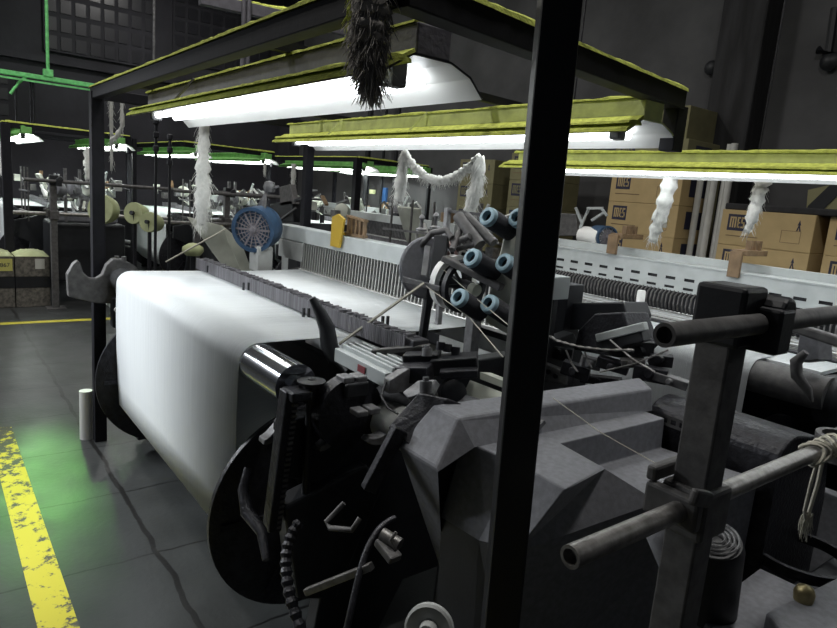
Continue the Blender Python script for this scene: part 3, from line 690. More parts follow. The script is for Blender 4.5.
# lint hangings ----------------------------------------------------------
tuft([(-1.15, .725, 1.96), (-1.15, .72, 1.88), (-1.145, .72, 1.82), (-1.135, .725, 1.765)], [.03, .036, .03, .006], 'big grey-brown lint clump hanging from the near corner of the frame', 5, 'lintG', 2200, .035)
tuft([(-1.175, .70, 1.95), (-1.178, .70, 1.90), (-1.18, .70, 1.855)], [.012, .014, .006], 'small yellow-green lint wisp hanging beside the big grey clump', 6, 'lintY', 200, .02)
lc = at(204, 120, 3.38); 
tuft([lc, lc+Vector((0, 0, -.25)), lc+Vector((.01, .0, -.42)), lc+Vector((-.01, 0, -.545))], [.022, .034, .04, .022], 'long white lint hank hanging under the nearest fixture, above the left loom end', 8, 'lintW', 420, .05)
la, lb_, lc = at(404, 152, 2.98), at(480, 156, 2.72), at(442, 178, 2.85)
rp = [la]
for k in range(1, 12):
    t = k/12; p = la.lerp(lb_, t); p.z -= .115*4*t*(1-t); rp.append(p)
rp.append(lb_)
tuft(rp, [.018]*len(rp), 'white lint rope draped in a curve between two hanging ends', 11, 'lintW', 500, .022)
tuft([la, la+Vector((-.005, 0, -.12)), la+Vector((-.01, 0, -.225))], [.016, .03, .022], 'fluffy white lint end hanging at the left of the draped rope', 12, 'lintW', 260, .03)
tuft([lb_, lb_+Vector((-.003, 0, -.12)), lb_+Vector((-.03, 0, -.235))], [.02, .034, .028], 'fluffy white lint end hanging at the right of the draped rope', 13, 'lintW', 300, .03)
p = at(672, 172, 3.12); tuft([p, p+Vector((-.015, 0, -.14)), p+Vector((-.035, .0, -.25)), p+Vector((-.05, .0, -.345))], [.03, .036, .03, .02], 'ragged cream lint strip hanging from the right fixture, before the stacked cartons', 14, 'lintW', 200, .03)
p = at(762, 182, 3.0); tuft([p, p+Vector((-.01, 0, -.12)), p+Vector((-.03, .0, -.235))], [.034, .026, .012], 'short white lint strip hanging before the rightmost carton stack', 15, 'lintW', 160, .03)
p = at(111, 84, 4.0); tuft([p, p+Vector((0, 0, -.2)), p+Vector((0, 0, -.53))], [.006, .012, .007], 'thin white lint string hanging beside the left frame post', 16, 'lintW', 90, .03)
p = at(122, 92, 3.9); tuft([p, p+Vector((0, 0, -.2)), p+Vector((-.02, -.03, -.27)), p+Vector((-.06, -.05, -.29))], [.008, .012, .014, .01], 'hooked lint string hanging next to the thin one by the left frame post', 17, 'lintW', 90, .03)

p = at(89, 148, 7.6); tuft([p, p+Vector((0, 0, -.2)), p+Vector((0, 0, -.36))], [.05, .055, .05], 'thick white lint hank left of the left frame post, under a green-topped fixture', 21, 'lintW', 200, .04)
p = at(2, 141, 7.2); tuft([p, p+Vector((0, 0, -.2)), p+Vector((0, 0, -.38))], [.03, .04, .03], 'white lint hank cut by the left picture edge', 22, 'lintW', 120, .04)
p = at(294, 164, 8.2); tuft([p, p+Vector((0, 0, -.16)), p+Vector((0, 0, -.30))], [.025, .035, .02], 'small white lint hank under the green fixture right of the blue feeder', 23, 'lintW', 120, .04)
p = at(265, 163, 8.4); tuft([p, p+Vector((0, 0, -.1)), p+Vector((0, 0, -.16))], [.015, .018, .01], 'tiny white lint hank above the blue feeder', 24, 'lintW', 60, .03)
# ------------------------------------------------------------------ creel / beam clamp stand in the right foreground
def clamp_stand(x, y, label):
    s = thing('clamp_stand', (x, y, 0), label, 'stand', 'square posts with clamped steel bars')
    MB().box((x-.032, y-.032, .012), (x+.032, y+.032, 1.345)).build('post', 'clamp', s, bevel=.004)
    MB().box((x-.09, y-.09, 0), (x+.09, y+.09, .012)).build('foot_plate', 'clamp', s)
    for z, nm in ((1.378, 'upper'), (1.033, 'lower')):
        up = nm == 'upper'
        xb = x+.048 if up else x+.01
        MB().box((x-.045, y-.035 if up else y-.045, z-.045 if up else z-.06), (x+.045, y+.05, z+.062 if up else z+.035)).build('clamp_block', 'black' if up else 'clamp', s, bevel=.008)
        MB().lathe((xb+.0, y-.27 if up else y-.37, z), (xb, y+1.3, z), [(.02, 0), (.02, .013), (0, .013), (0, .0185), (1.6, .0185), (1.6, 0)], 20).build('bar', 'clamp' if up else 'tube', s, smooth=40)
        b = MB()
        if up:
            b.box((x-.0, y+.02, z-.05), (x+.085, y+.075, z+.03)); b.cyl((x+.0, y+.06, z+.022), (x+.08, y+.06, z+.022), .028, 16)
        else:
            b.box((x-.06, y-.075, z-.03), (x+.045, y-.05, z+.03)); b.bar((x-.055, y-.07, z+.045), (x-.055, y+.05, z+.045), .02, .03); b.bar((x+.045, y-.04, z+.03), (x+.045, y-.10, z+.05), .016, .03)
        b.build('clamp_jaw', 'black' if up else 'clamp', s, bevel=.006)
    return s
CS = clamp_stand(-.55, 1.12, 'grey square post with two clamped steel bars in the right foreground')
# ring and cord tied on the lower bar
t = thing('cord_loop', (-.54, 1.78, 1.035), 'frayed off-white cord knotted round the lower steel bar', 'cord')
kc = Vector((-.54, 1.66, 1.033))
b = MB()
for i in range(5):
    c = kc+Vector((0, -.05+.03*i, 0)); b.tube([c+Vector((math.cos(2*PI*k/14)*.025, .012*math.sin(4*PI*k/14+i), math.sin(2*PI*k/14)*.025)) for k in range(15)], .0045, 5)
b.build('knot', 'rope', t)
b = MB(); b.tube([kc+Vector((0, .0, -.02)), kc+Vector((.0, -.015, -.08)), kc+Vector((0, -.02, -.15)), kc+Vector((.0, .0, -.18))], .004, 5); b.tube([kc+Vector((0, .03, -.02)), kc+Vector((0, .03, -.09)), kc+Vector((0, .01, -.17))], .005, 5)
strands(b, kc+Vector((0, .005, -.16)), .07, .02, 30, 3, .0018); b.build('frayed_tail', 'rope', t)
t = thing('iron_ring', (-.54, 1.80, 1.02), 'dark iron ring clamp hanging on the lower bar at the right edge', 'ring')
MB().ring((-.54, 1.80, .985), (-.54, 1.80, 1.045), .062, .048, 28).build('ring_body', 'clamp', t, smooth=40)
MB().box((-.60, 1.86, .97), (-.50, 1.93, 1.03)).build('ring_lug', 'clamp', t, bevel=.006)

# next loom's corner, bottom right ---------------------------------------
L3 = thing('power_loom', (-.4, 1.7, 0), 'neighbouring loom at the bottom right corner, dark bed plate with a brass bolt', 'loom', 'looms in the weaving hall')
MB().prism([az(u, v, .62) for u, v in ((700, 612), (760, 568), (855, 612), (855, 700), (730, 660))], (0, 0, -.05)).build('bed_plate', 'cover', L3, bevel=.004)
MB().prism([az(u, v, .66) for u, v in ((766, 612), (860, 566), (900, 640), (830, 690))], (0, 0, -.06)).build('raised_bracket', 'cover', L3, bevel=.006)
c = az(803, 600, .66); b = MB(); b.lathe(c, c+Vector((0, 0, .05)), [(0, 0), (0, .022), (.02, .024), (.034, .018), (.04, 0)], 18); b.build('bolt', 'brass', L3, smooth=50)
MB().box((-.62, 1.5, .0), (.6, 2.3, .56)).build('bed_box', 'black', L3, bevel=.01)
mc = at(716, 541, 1.46); b = MB(); ax_ = Vector((.1, -.35, .93)).normalized()
b.lathe(mc-ax_*.24, mc+ax_*.02, [(0, 0), (0, .05), (.01, .062), (.22, .062), (.24, .055), (.245, .0)], 28); b.build('motor', 'black', L3, smooth=35)
d_, u_, w_ = MB().frame(mc, mc+ax_); b = MB()
for rr in (.018, .028, .038, .048): b.tube([mc+ax_*.012+(u_*math.cos(2*PI*k/28)+w_*math.sin(2*PI*k/28))*rr for k in range(29)], .0028, 4)
b.build('motor_grille', 'iron', L3)
MB().tube([at(668, 565, 1.33), at(660, 538, 1.34), at(670, 518, 1.34)], [.02, .03, .02], 10).build('belt_guard', 'cover', L3, smooth=60)
b = MB(); c = az(800, 560, .58); b.ring(c, c+Vector((0, 0, .03)), .14, .125, 40); b.build('hoop', 'dark', L3, smooth=40)

# ------------------------------------------------------------------ second loom (right, behind)
OX, OY = .75, 1.72
L2 = thing('power_loom', (-2.0, 3.1, 0), 'second loom on the right, pale slotted rail above a dark reed', 'loom', 'looms in the weaving hall')
X0, X1 = -2.95, -.72
def o2(y): return y+OY
MB().xprof([(o2(y)-.02, z) for y, z in sheet_profile() if y < 1.1][:14], X0, -1.10).build('warp_sheet', 'warp', L2, smooth=60, solid=.0025)
MB().cyl((X0-.1, 2.561, .961), (-.84, 2.561, .961), .064, 32).build('back_roller', 'clamp', L2, smooth=40)
MB().cyl((X0, 2.78, .40), (-1.1, 2.78, .40), .27, 40).build('warp_beam', 'yarn', L2, smooth=40)
for x in (X0, -1.1): MB().lathe((x, 2.78, .40), (x+.03, 2.78, .40), [(0, 0), (0, .37), (.03, .37), (.03, 0)], 48).build('beam_flange', 'dark', L2, smooth=35)
MB().box((X0, 2.62, 1.01), (-.9, 3.02, 1.025)).build('warp_top', 'warp', L2)
MB().box((X0, 2.86, 1.0), (-.45, 3.00, 1.035)).build('drop_wire_bar', 'dark', L2, bevel=.005)
MB().box((X0, 3.02, .975), (-.4, 3.14, .99)).build('lower_lay', 'cover', L2)
for k in range(3): MB().box((X0, 2.90+.075*k, 1.036), (-.45, 2.905+.075*k, 1.044)).build('lay_rod', 'wire', L2)
MB().box((X0, 3.16, .97), (.0, 3.40, 1.0)).build('cloth_strip', 'warp', L2)
b = MB()
for i in range(104): x = X0+.02+i*.0255; b.bar((x, 3.40, 1.005), (x+.01, 3.33, 1.02), .008, .006)
b.build('reed_feet', 'wire', L2)['kind'] = 'stuff'
b = MB()
for i in range(104): x = X0+.02+i*.0255; b.tube([(x, 3.42, 1.015), (x+.002, 3.405, 1.05), (x-.004, 3.42, 1.095), (x+.004, 3.45, 1.13)], .0055, 5)
b.build('reed_teeth', 'clamp', L2)['kind'] = 'stuff'
MB().box((X0-.1, 3.46, 1.0), (.0, 3.50, 1.16)).build('reed_back', 'black', L2)
b = MB(); slotted_plate(b, X0-.25, .0, 3.44, 1.12, 1.272, ((1.136, 1.150), (1.186, 1.203)), .118, .062); b.build('slotted_rail', 'rail', L2)
MB().box((X0-.25, 3.452, 1.12), (.0, 3.56, 1.27)).build('rail_core', 'black', L2)
MB().box((X0-.25, 3.436, 1.272), (.0, 3.58, 1.282)).build('rail_flange', 'rail', L2, bevel=.002)
MB().box((X0-.25, 3.56, 1.282), (.0, 3.60, 1.325)).build('rail_lip', 'rail', L2, bevel=.002)
MB().box((X0-.25, 3.438, 1.0), (X0-.02, 3.47, 1.12)).build('rail_end_plate', 'grey', L2, bevel=.003)
for x in (X0-.15, -.55): MB().prism([(x, y, z) for y, z in ((2.65, .02), (2.7, .8), (2.9, .95), (3.5, 1.0), (3.9, 1.0), (3.9, .02), (3.6, .02), (3.5, .25), (3.0, .25), (2.9, .02))], (.06, 0, 0)).build('side_frame', 'black', L2, bevel=.006)
MB().box((X0, 3.7, .8), (0, 3.82, .95)).build('breast_beam', 'grey', L2, bevel=.008)
# roller end fork and lever at the right edge
b = MB(); b.lathe((-.88, 2.62, .93), (-.80, 2.62, .93), [(0, .03), (0, .09), (.03, .1), (.06, .1), (.08, .08), (.08, .0)], 32); b.build('bearing_housing', 'black', L2, smooth=35)
MB().tube([ay(806, 352, 2.45), ay(796, 362, 2.45), ay(797, 376, 2.45), ay(808, 390, 2.45), ay(812, 402, 2.45)], [.012, .022, .022, .016, .006], 8).build('roller_fork', 'clamp', L2, smooth=60)
MB().prism([ay(u, v, 2.5) for u, v in ((800, 330), (817, 332), (818, 360), (795, 362))], (.03, .05, 0)).build('fork_post', 'cover', L2, bevel=.004)
MB().bar(ay(790, 326, 2.4), ay(850, 345, 2.4), .04, .035).build('top_tube', 'clamp', L2, bevel=.008)
MB().box((-1.0, 2.53, .15), (-.4, 2.58, .62)).build('end_shield', 'cover', L2, bevel=.004)
MB().box((X0, 3.08, .05), (.4, 3.14, .95)).build('back_screen', 'black', L2)
def rest2(u, v, label, mt, w, h):
    p = ay(u, v, 3.44); t = thing('rail_clip', p, label, 'clip', 'wooden clips on the slotted rail')
    MB().box((p.x-w/2, 3.415, p.z-h), (p.x+w/2, 3.435, p.z+.02)).build('face_plate', mt, t, bevel=.003)
    MB().box((p.x-w/2, 3.435, p.z), (p.x+w/2+.02, 3.66, p.z+.03)).build('saddle', mt, t, bevel=.003)
    for k in range(3): MB().box((p.x+w/2-.02, 3.48+.05*k, p.z+.03), (p.x+w/2+.01, 3.50+.05*k, p.z+.08)).build('tooth', mt, t)
    return t
rest2(615, 238, 'brown wooden clip over the slotted rail, left one below the cartons', 'tan', .07, .10)
rest2(738, 255, 'dark brown wooden clip over the slotted rail, right one above the clamp block', 'tan', .065, .12)
p = ay(640, 303, 3.28); t = single(MB().lathe((p.x, 3.28, 1.0), (p.x, 3.28, 1.1), [(0, 0), (0, .024), (.105, .024), (.112, .02), (.112, 0)], 24).build('thread_spool', 'white', None, smooth=40), 'small white cylinder standing before the reed of the right loom', 'spool')
wf2 = Vector((ay(590, 235, 3.62).x, 3.68, 1.36)); t = weft_feeder(wf2+Vector((.11, -.02, .01)), (.9, -.4, 0), .075, 'small weft feeder with blue rim and white yarn behind the slotted rail', 'blue', 'blued')
MB().cyl(wf2-Vector((.13, -.045, .0)), wf2+Vector((.09, -.03, 0)), .066, 24).build('wound_yarn', 'white', t, smooth=40)
MB().box((wf2.x-.05, 3.66, .955), (wf2.x+.0, 3.72, 1.31)).build('stand', 'grey', t)
b = MB(); c = wf2
for (x0, z0, x1, z1) in ((-.14, .0, -.1, .14), (-.1, .14, .02, .15), (.02, .15, .06, .1), (-.05, .06, .03, .12), (-.2, .14, -.14, .03)): b.bar(c+Vector((x0, .0, z0+.05)), c+Vector((x1, .02, z1+.05)), .02, .018)
b.build('yarn_guides', 'rail', t, bevel=.003)
# panel left of it
single(MB().prism([ay(u, v, 3.8) for u, v in ((545, 212), (576, 214), (578, 236), (545, 236))], (0, .08, 0)).build('control_panel', 'clamp', None, bevel=.006), 'dark grey control panel behind the slotted rail, left of the small feeder', 'panel')

# ------------------------------------------------------------------ looms further back
BL = thing('power_loom', (-2.7, 1.4, 0), 'first loom across the aisle, behind the patterned cartons at the left edge', 'loom', 'looms in the weaving hall')
loom_core(BL, heald='iron')
rnd = random.Random(11)
MB().box((-1.45, 1.13, .25), (-.8, 1.9, .92)).build('drive_hood', 'black', BL, bevel=.03)
MB().box((-1.3, 1.2, .92), (-.95, 1.85, 1.02)).build('ridge_cover', 'cover', BL, bevel=.02)
for k, (x, y) in enumerate(((-1.55, 1.75), (-1.25, 1.5), (-3.75, 1.65), (-.95, 1.3))):
    MB().box((x-.015, y-.015, .9), (x+.015, y+.015, 1.42+.1*(k % 2))).build('feeder_pole', 'iron', BL)
    MB().bar((x-.16, y, 1.36), (x+.2, y-.08, 1.42), .022, .022).build('feeder_arm', 'iron', BL)
    b = MB(); c = Vector((x+.12, y-.05, 1.27)); b.lathe(c, c+Vector((.55, -.75, .2)), [(0, 0), (0, .07), (.03, .085), (.12, .085), (.14, .06), (.14, 0)], 22); b.build('feeder_drum', 'cover' if k % 2 else 'off', BL, smooth=40)
    for q in range(5):
        p = Vector((x+rnd.uniform(-.25, .25), y+rnd.uniform(-.2, .2), rnd.uniform(1.03, 1.4))); d = Vector((rnd.gauss(0, 1), rnd.gauss(0, 1), rnd.gauss(0, .7))).normalized()
        MB().bar(p, p+d*rnd.uniform(.08, .22), rnd.uniform(.012, .04), rnd.uniform(.012, .04)).build('guide_arm', rnd.choice(('iron', 'rail', 'dark', 'off', 'clamp')), BL, bevel=.002)
for k in range(34):
    x = rnd.choice((rnd.uniform(-3.9, -3.5), rnd.uniform(-1.9, -.9), rnd.uniform(-3.6, -1.6)))
    y = rnd.uniform(1.0, 2.0) if not -3.5 < x < -1.9 else rnd.uniform(1.95, 2.05)
    z = rnd.uniform(1.04, 1.38); q = rnd.random(); b = MB()
    mt = rnd.choice(('rail', 'off', 'iron', 'white', 'dark', 'iron', 'clamp', 'tan'))
    if q < .5: d = Vector((rnd.gauss(0, 1), rnd.gauss(0, .7), rnd.gauss(0, .8))).normalized(); b.bar((x, y, z), Vector((x, y, z))+d*rnd.uniform(.1, .3), rnd.uniform(.015, .05), rnd.uniform(.012, .03)); nm = 'lever'
    elif q < .8: b.box((x-.05, y-.04, z-.05), (x+.05, y+.04, z+.04)); nm = 'gear_box'
    else: b.tube([(x, y, z-.05), (x+.05, y-.04, z+.05), (x+.14, y-.05, z+.08), (x+.2, y, z)], .014, 7); nm = 'bent_pipe'
    b.build(nm, mt, BL, bevel=.002)
for k in range(3): MB().box((-1.75+.3*k, .95, .9), (-1.735+.3*k, .965, 1.5)).build('upright_rod', 'clamp', BL)
MB().bar((-1.85, .95, 1.22), (-1.0, .95, 1.24), .018).build('cross_rod', 'iron', BL)
MB().bar((-1.85, .95, .98), (-.9, .95, 1.0), .03).build('cross_rod', 'clamp', BL)
for k in range(3):
    MB().box((-2.9+.7*k, 1.9, 1.29), (-2.75+.7*k, 1.99, 1.36+.03*k)).build('rail_box', ('dark', 'tan', 'grey')[k], BL, bevel=.004)
MB().prism([(-1.9, 1.3, 1.02), (-1.9, 1.12, 1.42), (-1.9, 1.15, 1.43), (-1.9, 1.33, 1.03)], (.32, 0, 0)).build('creel_panel', 'off', BL)
DX = -7.35
locs = [((DX-2.7, 1.4, 0), None),
        ((DX-2.7, 1.4+1.9, 0), 'second loom across the aisle, right behind the first, with green-topped fixtures above'),
        ((-3.05-2.7, 1.4+2.4, 0), 'loom in the row behind the nearest one, half hidden by its heald rail'),
        ((-6.25-2.7, 1.4+3.8, 0), 'loom by the grey wall, seen above the blue feeder')]
BL.location = locs[0][0]
for l, lb in locs[1:]: dup(BL, l, lb, 'looms in the weaving hall')
gr = [ax(u, v, -8.3) for u, v in ((66, 262), (67, 248), (73, 236), (84, 234), (130, 242))]
BL['_o'] = tuple(BL.location); MB().tube(gr, .02, 8).build('guard_rail', 'rail', BL, smooth=60); MB().tube([g-Vector((0, 0, .06)) for g in gr[2:]], .012, 8).build('guard_rail', 'iron', BL, smooth=60)
# frames and lights for them
gantry(DX, 0, 'dark steel light frame across the aisle at the left edge', post_rf=True, lint='lintY')
gantry(DX, 1.9, 'second steel light frame across the aisle, behind the left one', post_rf=False, lint='lintY')
gantry(-6.25, 3.8, 'far steel light frame near the grey wall, black post behind the heald rail', post_rf=True, lint='lintY')
gf = 'green-topped fixtures over the far looms'
def far_fix(x0, x1, y, z, lb, **k): return fixture(x0, x1, y, z, lb, 'shadeG', 'shadeG', 'tubeB', 'shadeG', group=gf, hang=.035, **k)
far_fix(DX-3.6, DX-1.05, .95, 1.93, 'green-topped fixture at the left edge, nearest across the aisle')
far_fix(DX-3.7, DX-1.1, 1.92, 1.93, 'green-topped fixture just left of the left frame post')
far_fix(DX-3.6, DX-1.05, 2.85, 1.93, 'green-topped fixture third from the left edge, right of the left frame post')
far_fix(DX-3.7, DX-1.1, 3.8, 1.93, 'green-topped fixture behind the long lint hank')
far_fix(-6.25-3.6, -6.25-1.1, 4.75, 1.93, 'green-topped fixture near the grey wall, right of the long lint hank')
far_fix(-6.25-3.6, -6.25-1.1, 5.72, 1.93, 'farthest green-topped fixture along the grey wall')
# clamp stands across the aisle
dup(CS, (DX-.55, 1.12, 0), 'grey square post with clamped bars standing right of the patterned cartons')
dup(CS, (DX-.55, 3.02, 0), 'grey clamped post across the aisle behind the cream bobbins')
dup(CS, (-7.3, 2.45, 0), 'farthest grey clamped post, left of the long lint hank')
# bobbins in front of the far looms
def bobbin(u, v, x, r0, lb, w=.16):
    p = ax(u, v, x); t = thing('cream_bobbin', p, lb, 'bobbin', 'cream bobbins across the aisle')
    a = Vector((.6, -.75, .1)).normalized()
    MB().lathe(p-a*w, p, [(0, 0), (0, r0*.7), (.02, r0*.8), (w*.8, r0), (w, r0*.97), (w, r0*.2), (w, 0)], 28).build('yarn_body', 'bobbin', t, smooth=40)
    MB().cyl(p-a*.02, p+a*.03, r0*.2, 12).build('core', 'black', t, smooth=40)
    MB().box((p.x-.015, p.y+.0, .0), (p.x+.015, p.y+.03, p.z-.02)).build('stand', 'dark', t)
bobbin(100, 209, -7.2, .155, 'large cream bobbin behind the left frame post')
bobbin(133, 213, -6.9, .11, 'small tilted cream bobbin right of the large one')
bobbin(148, 222, -6.6, .10, 'grey-cream bobbin low, right of the small tilted one')
# hook levers of the aisle-side looms
t = thing('cloth_panel', ax(215, 245, -5.0), 'cream folded cloth panel left of the blue feeder', 'panel')
q = [ax(u, v, -4.75) for u, v in ((187, 217), (222, 226), (241, 272), (228, 274))]
MB().prism(q, (-.02, .01, 0)).build('panel_face', 'off', t)
q = [ax(u, v, -4.9) for u, v in ((222, 226), (240, 240), (252, 272), (241, 273))]
MB().prism(q, (-.02, .01, 0)).build('panel_flap', 'off', t)
pf = ax(226, 272, -4.9); MB().bar((pf.x, pf.y+.02, 0), (pf.x, pf.y+.02, pf.z), .04, .04).build('panel_leg', 'black', t)
p = ax(193, 247, -4.6); t = thing('cream_bobbin', (p.x, p.y, 0), 'cream yarn cone lying by the far end of the drop wires', 'bobbin')
MB().lathe((p.x, p.y, p.z-.06), (p.x, p.y, p.z+.03), [(0, 0), (0, .05), (.03, .075), (.06, .07), (.085, .03), (.09, 0)], 20).build('yarn_body', 'bobbin', t, smooth=50)
MB().cyl((p.x, p.y, 0), (p.x, p.y, p.z-.055), .02, 10).build('stand', 'black', t)
# dark machine head with arm above the rail
hd = ay(292, 215, 2.75); t = thing('dobby_head', Vector((hd.x, 2.75, 0)), 'black machine head with a slanted arm behind the heald rail', 'machine')
for (poly, mt, nm, dd) in ((((270, 204), (292, 200), (293, 222), (271, 222)), 'black', 'head_box', .18), (((279, 187), (290, 184), (294, 204), (280, 206)), 'clamp', 'head_shield', .06), (((268, 221), (330, 224), (330, 231), (268, 228)), 'black', 'table_top', .22)):
    MB().prism([ay(u, v, 2.75) for u, v in poly], (0, dd, 0)).build(nm, mt, t, bevel=.006)
MB().bar(ay(295, 201, 2.75), ay(312, 195, 2.72), .025, .025).build('arm', 'dark', t); MB().bar(ay(307, 191, 2.72), ay(314, 190, 2.72), .07, .012).build('arm_plate', 'rail', t)
MB().bar(ay(277, 222, 2.75), ay(296, 208, 2.72), .014, .014).build('link', 'iron', t); MB().box((hd.x-.1, 2.78, 0), (hd.x+.1, 2.92, ay(292, 230, 2.8).z)).build('pedestal', 'black', t)
for k, (u, v) in enumerate(((306, 219), (314, 214), (322, 217))): MB().cyl(ay(u, v+6, 2.72), ay(u, v-2, 2.72), .035-.008*k, 12).build('knob', 'dark', t, smooth=40)
# standing pipes and board on the wall behind
def wallpipe(u, v0, v1, y, r0, lb, mt='black'):
    p, q = ay(u, v0, y), ay(u, v1, y); return single(MB().tube([(p.x, y, p.z), (p.x, y, max(0, q.z))], r0, 10).build('wall_pipe', mt, None, smooth=40), lb, 'pipe', 'pipes by the grey wall')
wallpipe(372, 90, 560, 5.9, .05, 'thick black pipe with a pale band standing by the grey wall behind the rail')
t_p = ay(369, 190, 5.83); single(MB().lathe((t_p.x, 5.9, t_p.z-.06), (t_p.x, 5.9, t_p.z+.06), [(0, .053), (0, .056), (.07, .056), (.07, .053)], 16).build('tape_band', 'bobbin', None), 'pale band around the thick black wall pipe', 'tape')
wallpipe(390, 60, 560, 6.1, .025, 'thin black conduit left of the blue sign strip')
wallpipe(403, 60, 560, 6.0, .03, 'black conduit right of the blue sign strip')
a = ay(384, 196, 6.28); single(MB().box((a.x-.10, 6.26, a.z-.22), (a.x+.08, 6.298, a.z+.14)).build('blue_sign', 'bluep', None, bevel=.004), 'narrow blue sign strip on the grey wall', 'sign')

for (u, v0, v1, x, lb) in ((156, 118, 235, -6.3, 'tall dark rod with ceramic knobs left of the long lint hank'), (170, 134, 230, -6.6, 'shorter dark rod with a knob left of the long lint hank')):
    p, q = ax(u, v0, x), ax(u, v1, x); t = thing('knobbed_rod', (p.x, p.y, 0), lb, 'rod', 'knobbed rods behind the warp sheet')
    MB().cyl((p.x, p.y, 0), (p.x, p.y, p.z), .014, 8).build('rod', 'black', t, smooth=50)
    for k in range(3): MB().lathe((p.x, p.y, p.z-.12*k-.06), (p.x, p.y, p.z-.12*k), [(0, .014), (.01, .028), (.05, .028), (.06, .014)], 12).build('knob', 'dark', t, smooth=50)
# ------------------------------------------------------------------ cartons
def carton(x0, x1, y0, z0, z1, lb, mt='card', depth=.5, logo=True, rect=True, sidelogo=False, group='printed brown cartons by the wall', lab=False):
    t = thing('cardboard_carton', ((x0+x1)/2, y0+depth/2, z0), lb, 'carton', group)
    MB().box((x0, y0, z0+.002), (x1, y0+depth, z1)).build('box_body', mt, t, bevel=.004)
    w = x1-x0; h = z1-z0
    if logo:
        k = MB(); s = h*.46; lx, lz = x0+w*.08, z1-h*.12-s; y = y0-.0015
        k.box((lx, y, lz), (lx+s*1.18, y0, lz+s)); k.build('logo_square', 'ink', t)
        g = MB(); u = s*1.18; yy = y-.0012
        def r_(a, c, b2, d): g.box((lx+a*u, yy, lz+c*s), (lx+b2*u, y, lz+d*s))
        # three-stroke m, f-like e, and s, joined under one top bar
        r_(.12, .74, .455, .84)
        for a in (.12, .25, .38): r_(a, .18, a+.075, .76)
        r_(.51, .18, .585, .76); r_(.51, .45, .66, .54); r_(.51, .18, .66, .27); r_(.51, .74, .66, .84)
        r_(.71, .74, .90, .84); r_(.71, .45, .775, .80); r_(.71, .45, .90, .54); r_(.83, .18, .90, .50); r_(.71, .18, .90, .27)
        g.build('logo_letters', mt, t)
        MB().box((lx, y, z0+h*.26), (lx+w*.36, y0, z0+h*.285)).build('print_line', 'inkl', t)
    if rect:
        b = MB(); ax0, az0, ax1, az1 = x0+w*.68, z0+h*.22, x0+w*.88, z0+h*.55
        for a_, c_, b_, d_ in ((ax0, az0, ax1, az0+.003), (ax0, az1-.003, ax1, az1), (ax0, az0, ax0+.003, az1), (ax1-.003, az0, ax1, az1)): b.box((a_, y0-.0012, c_), (b_, y0, d_))
        b.build('address_box', 'inkl', t)
        b = MB(); cx, cz = x0+w*.85, z1-h*.3; y = y0-.0012
        b.prism([(cx, y, cz+.04), (cx-.012, y, cz), (cx-.004, y, cz+.004), (cx-.016, y, cz-.04), (cx-.006, y, cz-.04), (cx, y, cz-.012), (cx+.006, y, cz-.04), (cx+.016, y, cz-.04), (cx+.004, y, cz+.004), (cx+.012, y, cz)], (0, .0012, 0)); b.build('arrow_mark', 'ink', t)
    if lab: MB().box((x1-w*.22, y0-.002, z0+h*.3), (x1-w*.12, y0, z0+h*.62)).build('paper_label', 'paper', t)
    if sidelogo:
        b = MB(); b.box((x1, y0+depth*.25, z0+h*.3), (x1+.0015, y0+depth*.75, z0+h*.85)); b.build('side_logo', 'ink', t)
    MB().box((x0+.01, y0+depth/2-.025, z1), (x1-.01, y0+depth/2+.025, z1+.0012)).build('tape', 'cardD', t)
    return t
CH = .272
order = ['bottom', 'second', 'third', 'fourth', 'fifth', 'top']
for k in range(6):
    carton(-2.62, -1.94, 5.0, k*CH, (k+1)*CH, '%s brown carton of the stack at the right, below the short lint strip' % order[k])
    if k < 6: carton(-1.87, -1.2, 5.05, k*CH-.0, (k+1)*CH, '%s brown carton of the stack at the right picture edge' % order[k])
order7 = ['bottom', 'second', 'third', 'fourth', 'fifth', 'sixth', 'seventh', 'top']
for k in range(8):
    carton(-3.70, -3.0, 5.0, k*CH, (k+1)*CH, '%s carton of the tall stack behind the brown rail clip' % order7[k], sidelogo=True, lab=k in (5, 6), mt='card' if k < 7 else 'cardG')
single(MB().box((-2.62, 5.02, 6*CH), (-1.5, 5.5, 6*CH+.05)).build('dust_sheet', 'pil', None, bevel=.01), 'dark sheet lying on top of the right carton stack', 'sheet')
order5 = order
for k in range(7):
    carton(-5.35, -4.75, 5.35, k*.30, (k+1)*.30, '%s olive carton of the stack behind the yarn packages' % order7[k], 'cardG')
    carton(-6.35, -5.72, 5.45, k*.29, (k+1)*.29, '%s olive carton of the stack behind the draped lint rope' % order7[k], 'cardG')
pq = ay(677, 107, 5.6)
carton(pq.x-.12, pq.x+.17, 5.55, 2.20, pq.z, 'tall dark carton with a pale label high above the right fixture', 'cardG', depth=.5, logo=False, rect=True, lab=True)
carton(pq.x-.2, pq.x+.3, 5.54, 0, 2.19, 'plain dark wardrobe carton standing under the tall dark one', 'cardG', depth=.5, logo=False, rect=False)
# paper tubes leaning by the column
for k in range(5):
    x = -2.93+.055*k; y = 5.05+.05*(k % 2)
    x = -2.93+.06*k
    top = 2.05+.1*(k in (3, 4))
    single(MB().lathe((x-.0, y+.10, 0), (x, y+.10, 3), [(0, 0), (0, .026), (top, .026), (top, .018), (top-.05, .018), (top-.05, 0)], 18).build('paper_tube', 'roll', None, smooth=40), ['leftmost of the pale paper tubes', 'second from left of the pale paper tubes', 'middle one of the pale paper tubes', 'second from right of the pale paper tubes', 'rightmost of the pale paper tubes'][k]+' standing between the carton stacks', 'tube', 'paper tubes between the carton stacks')
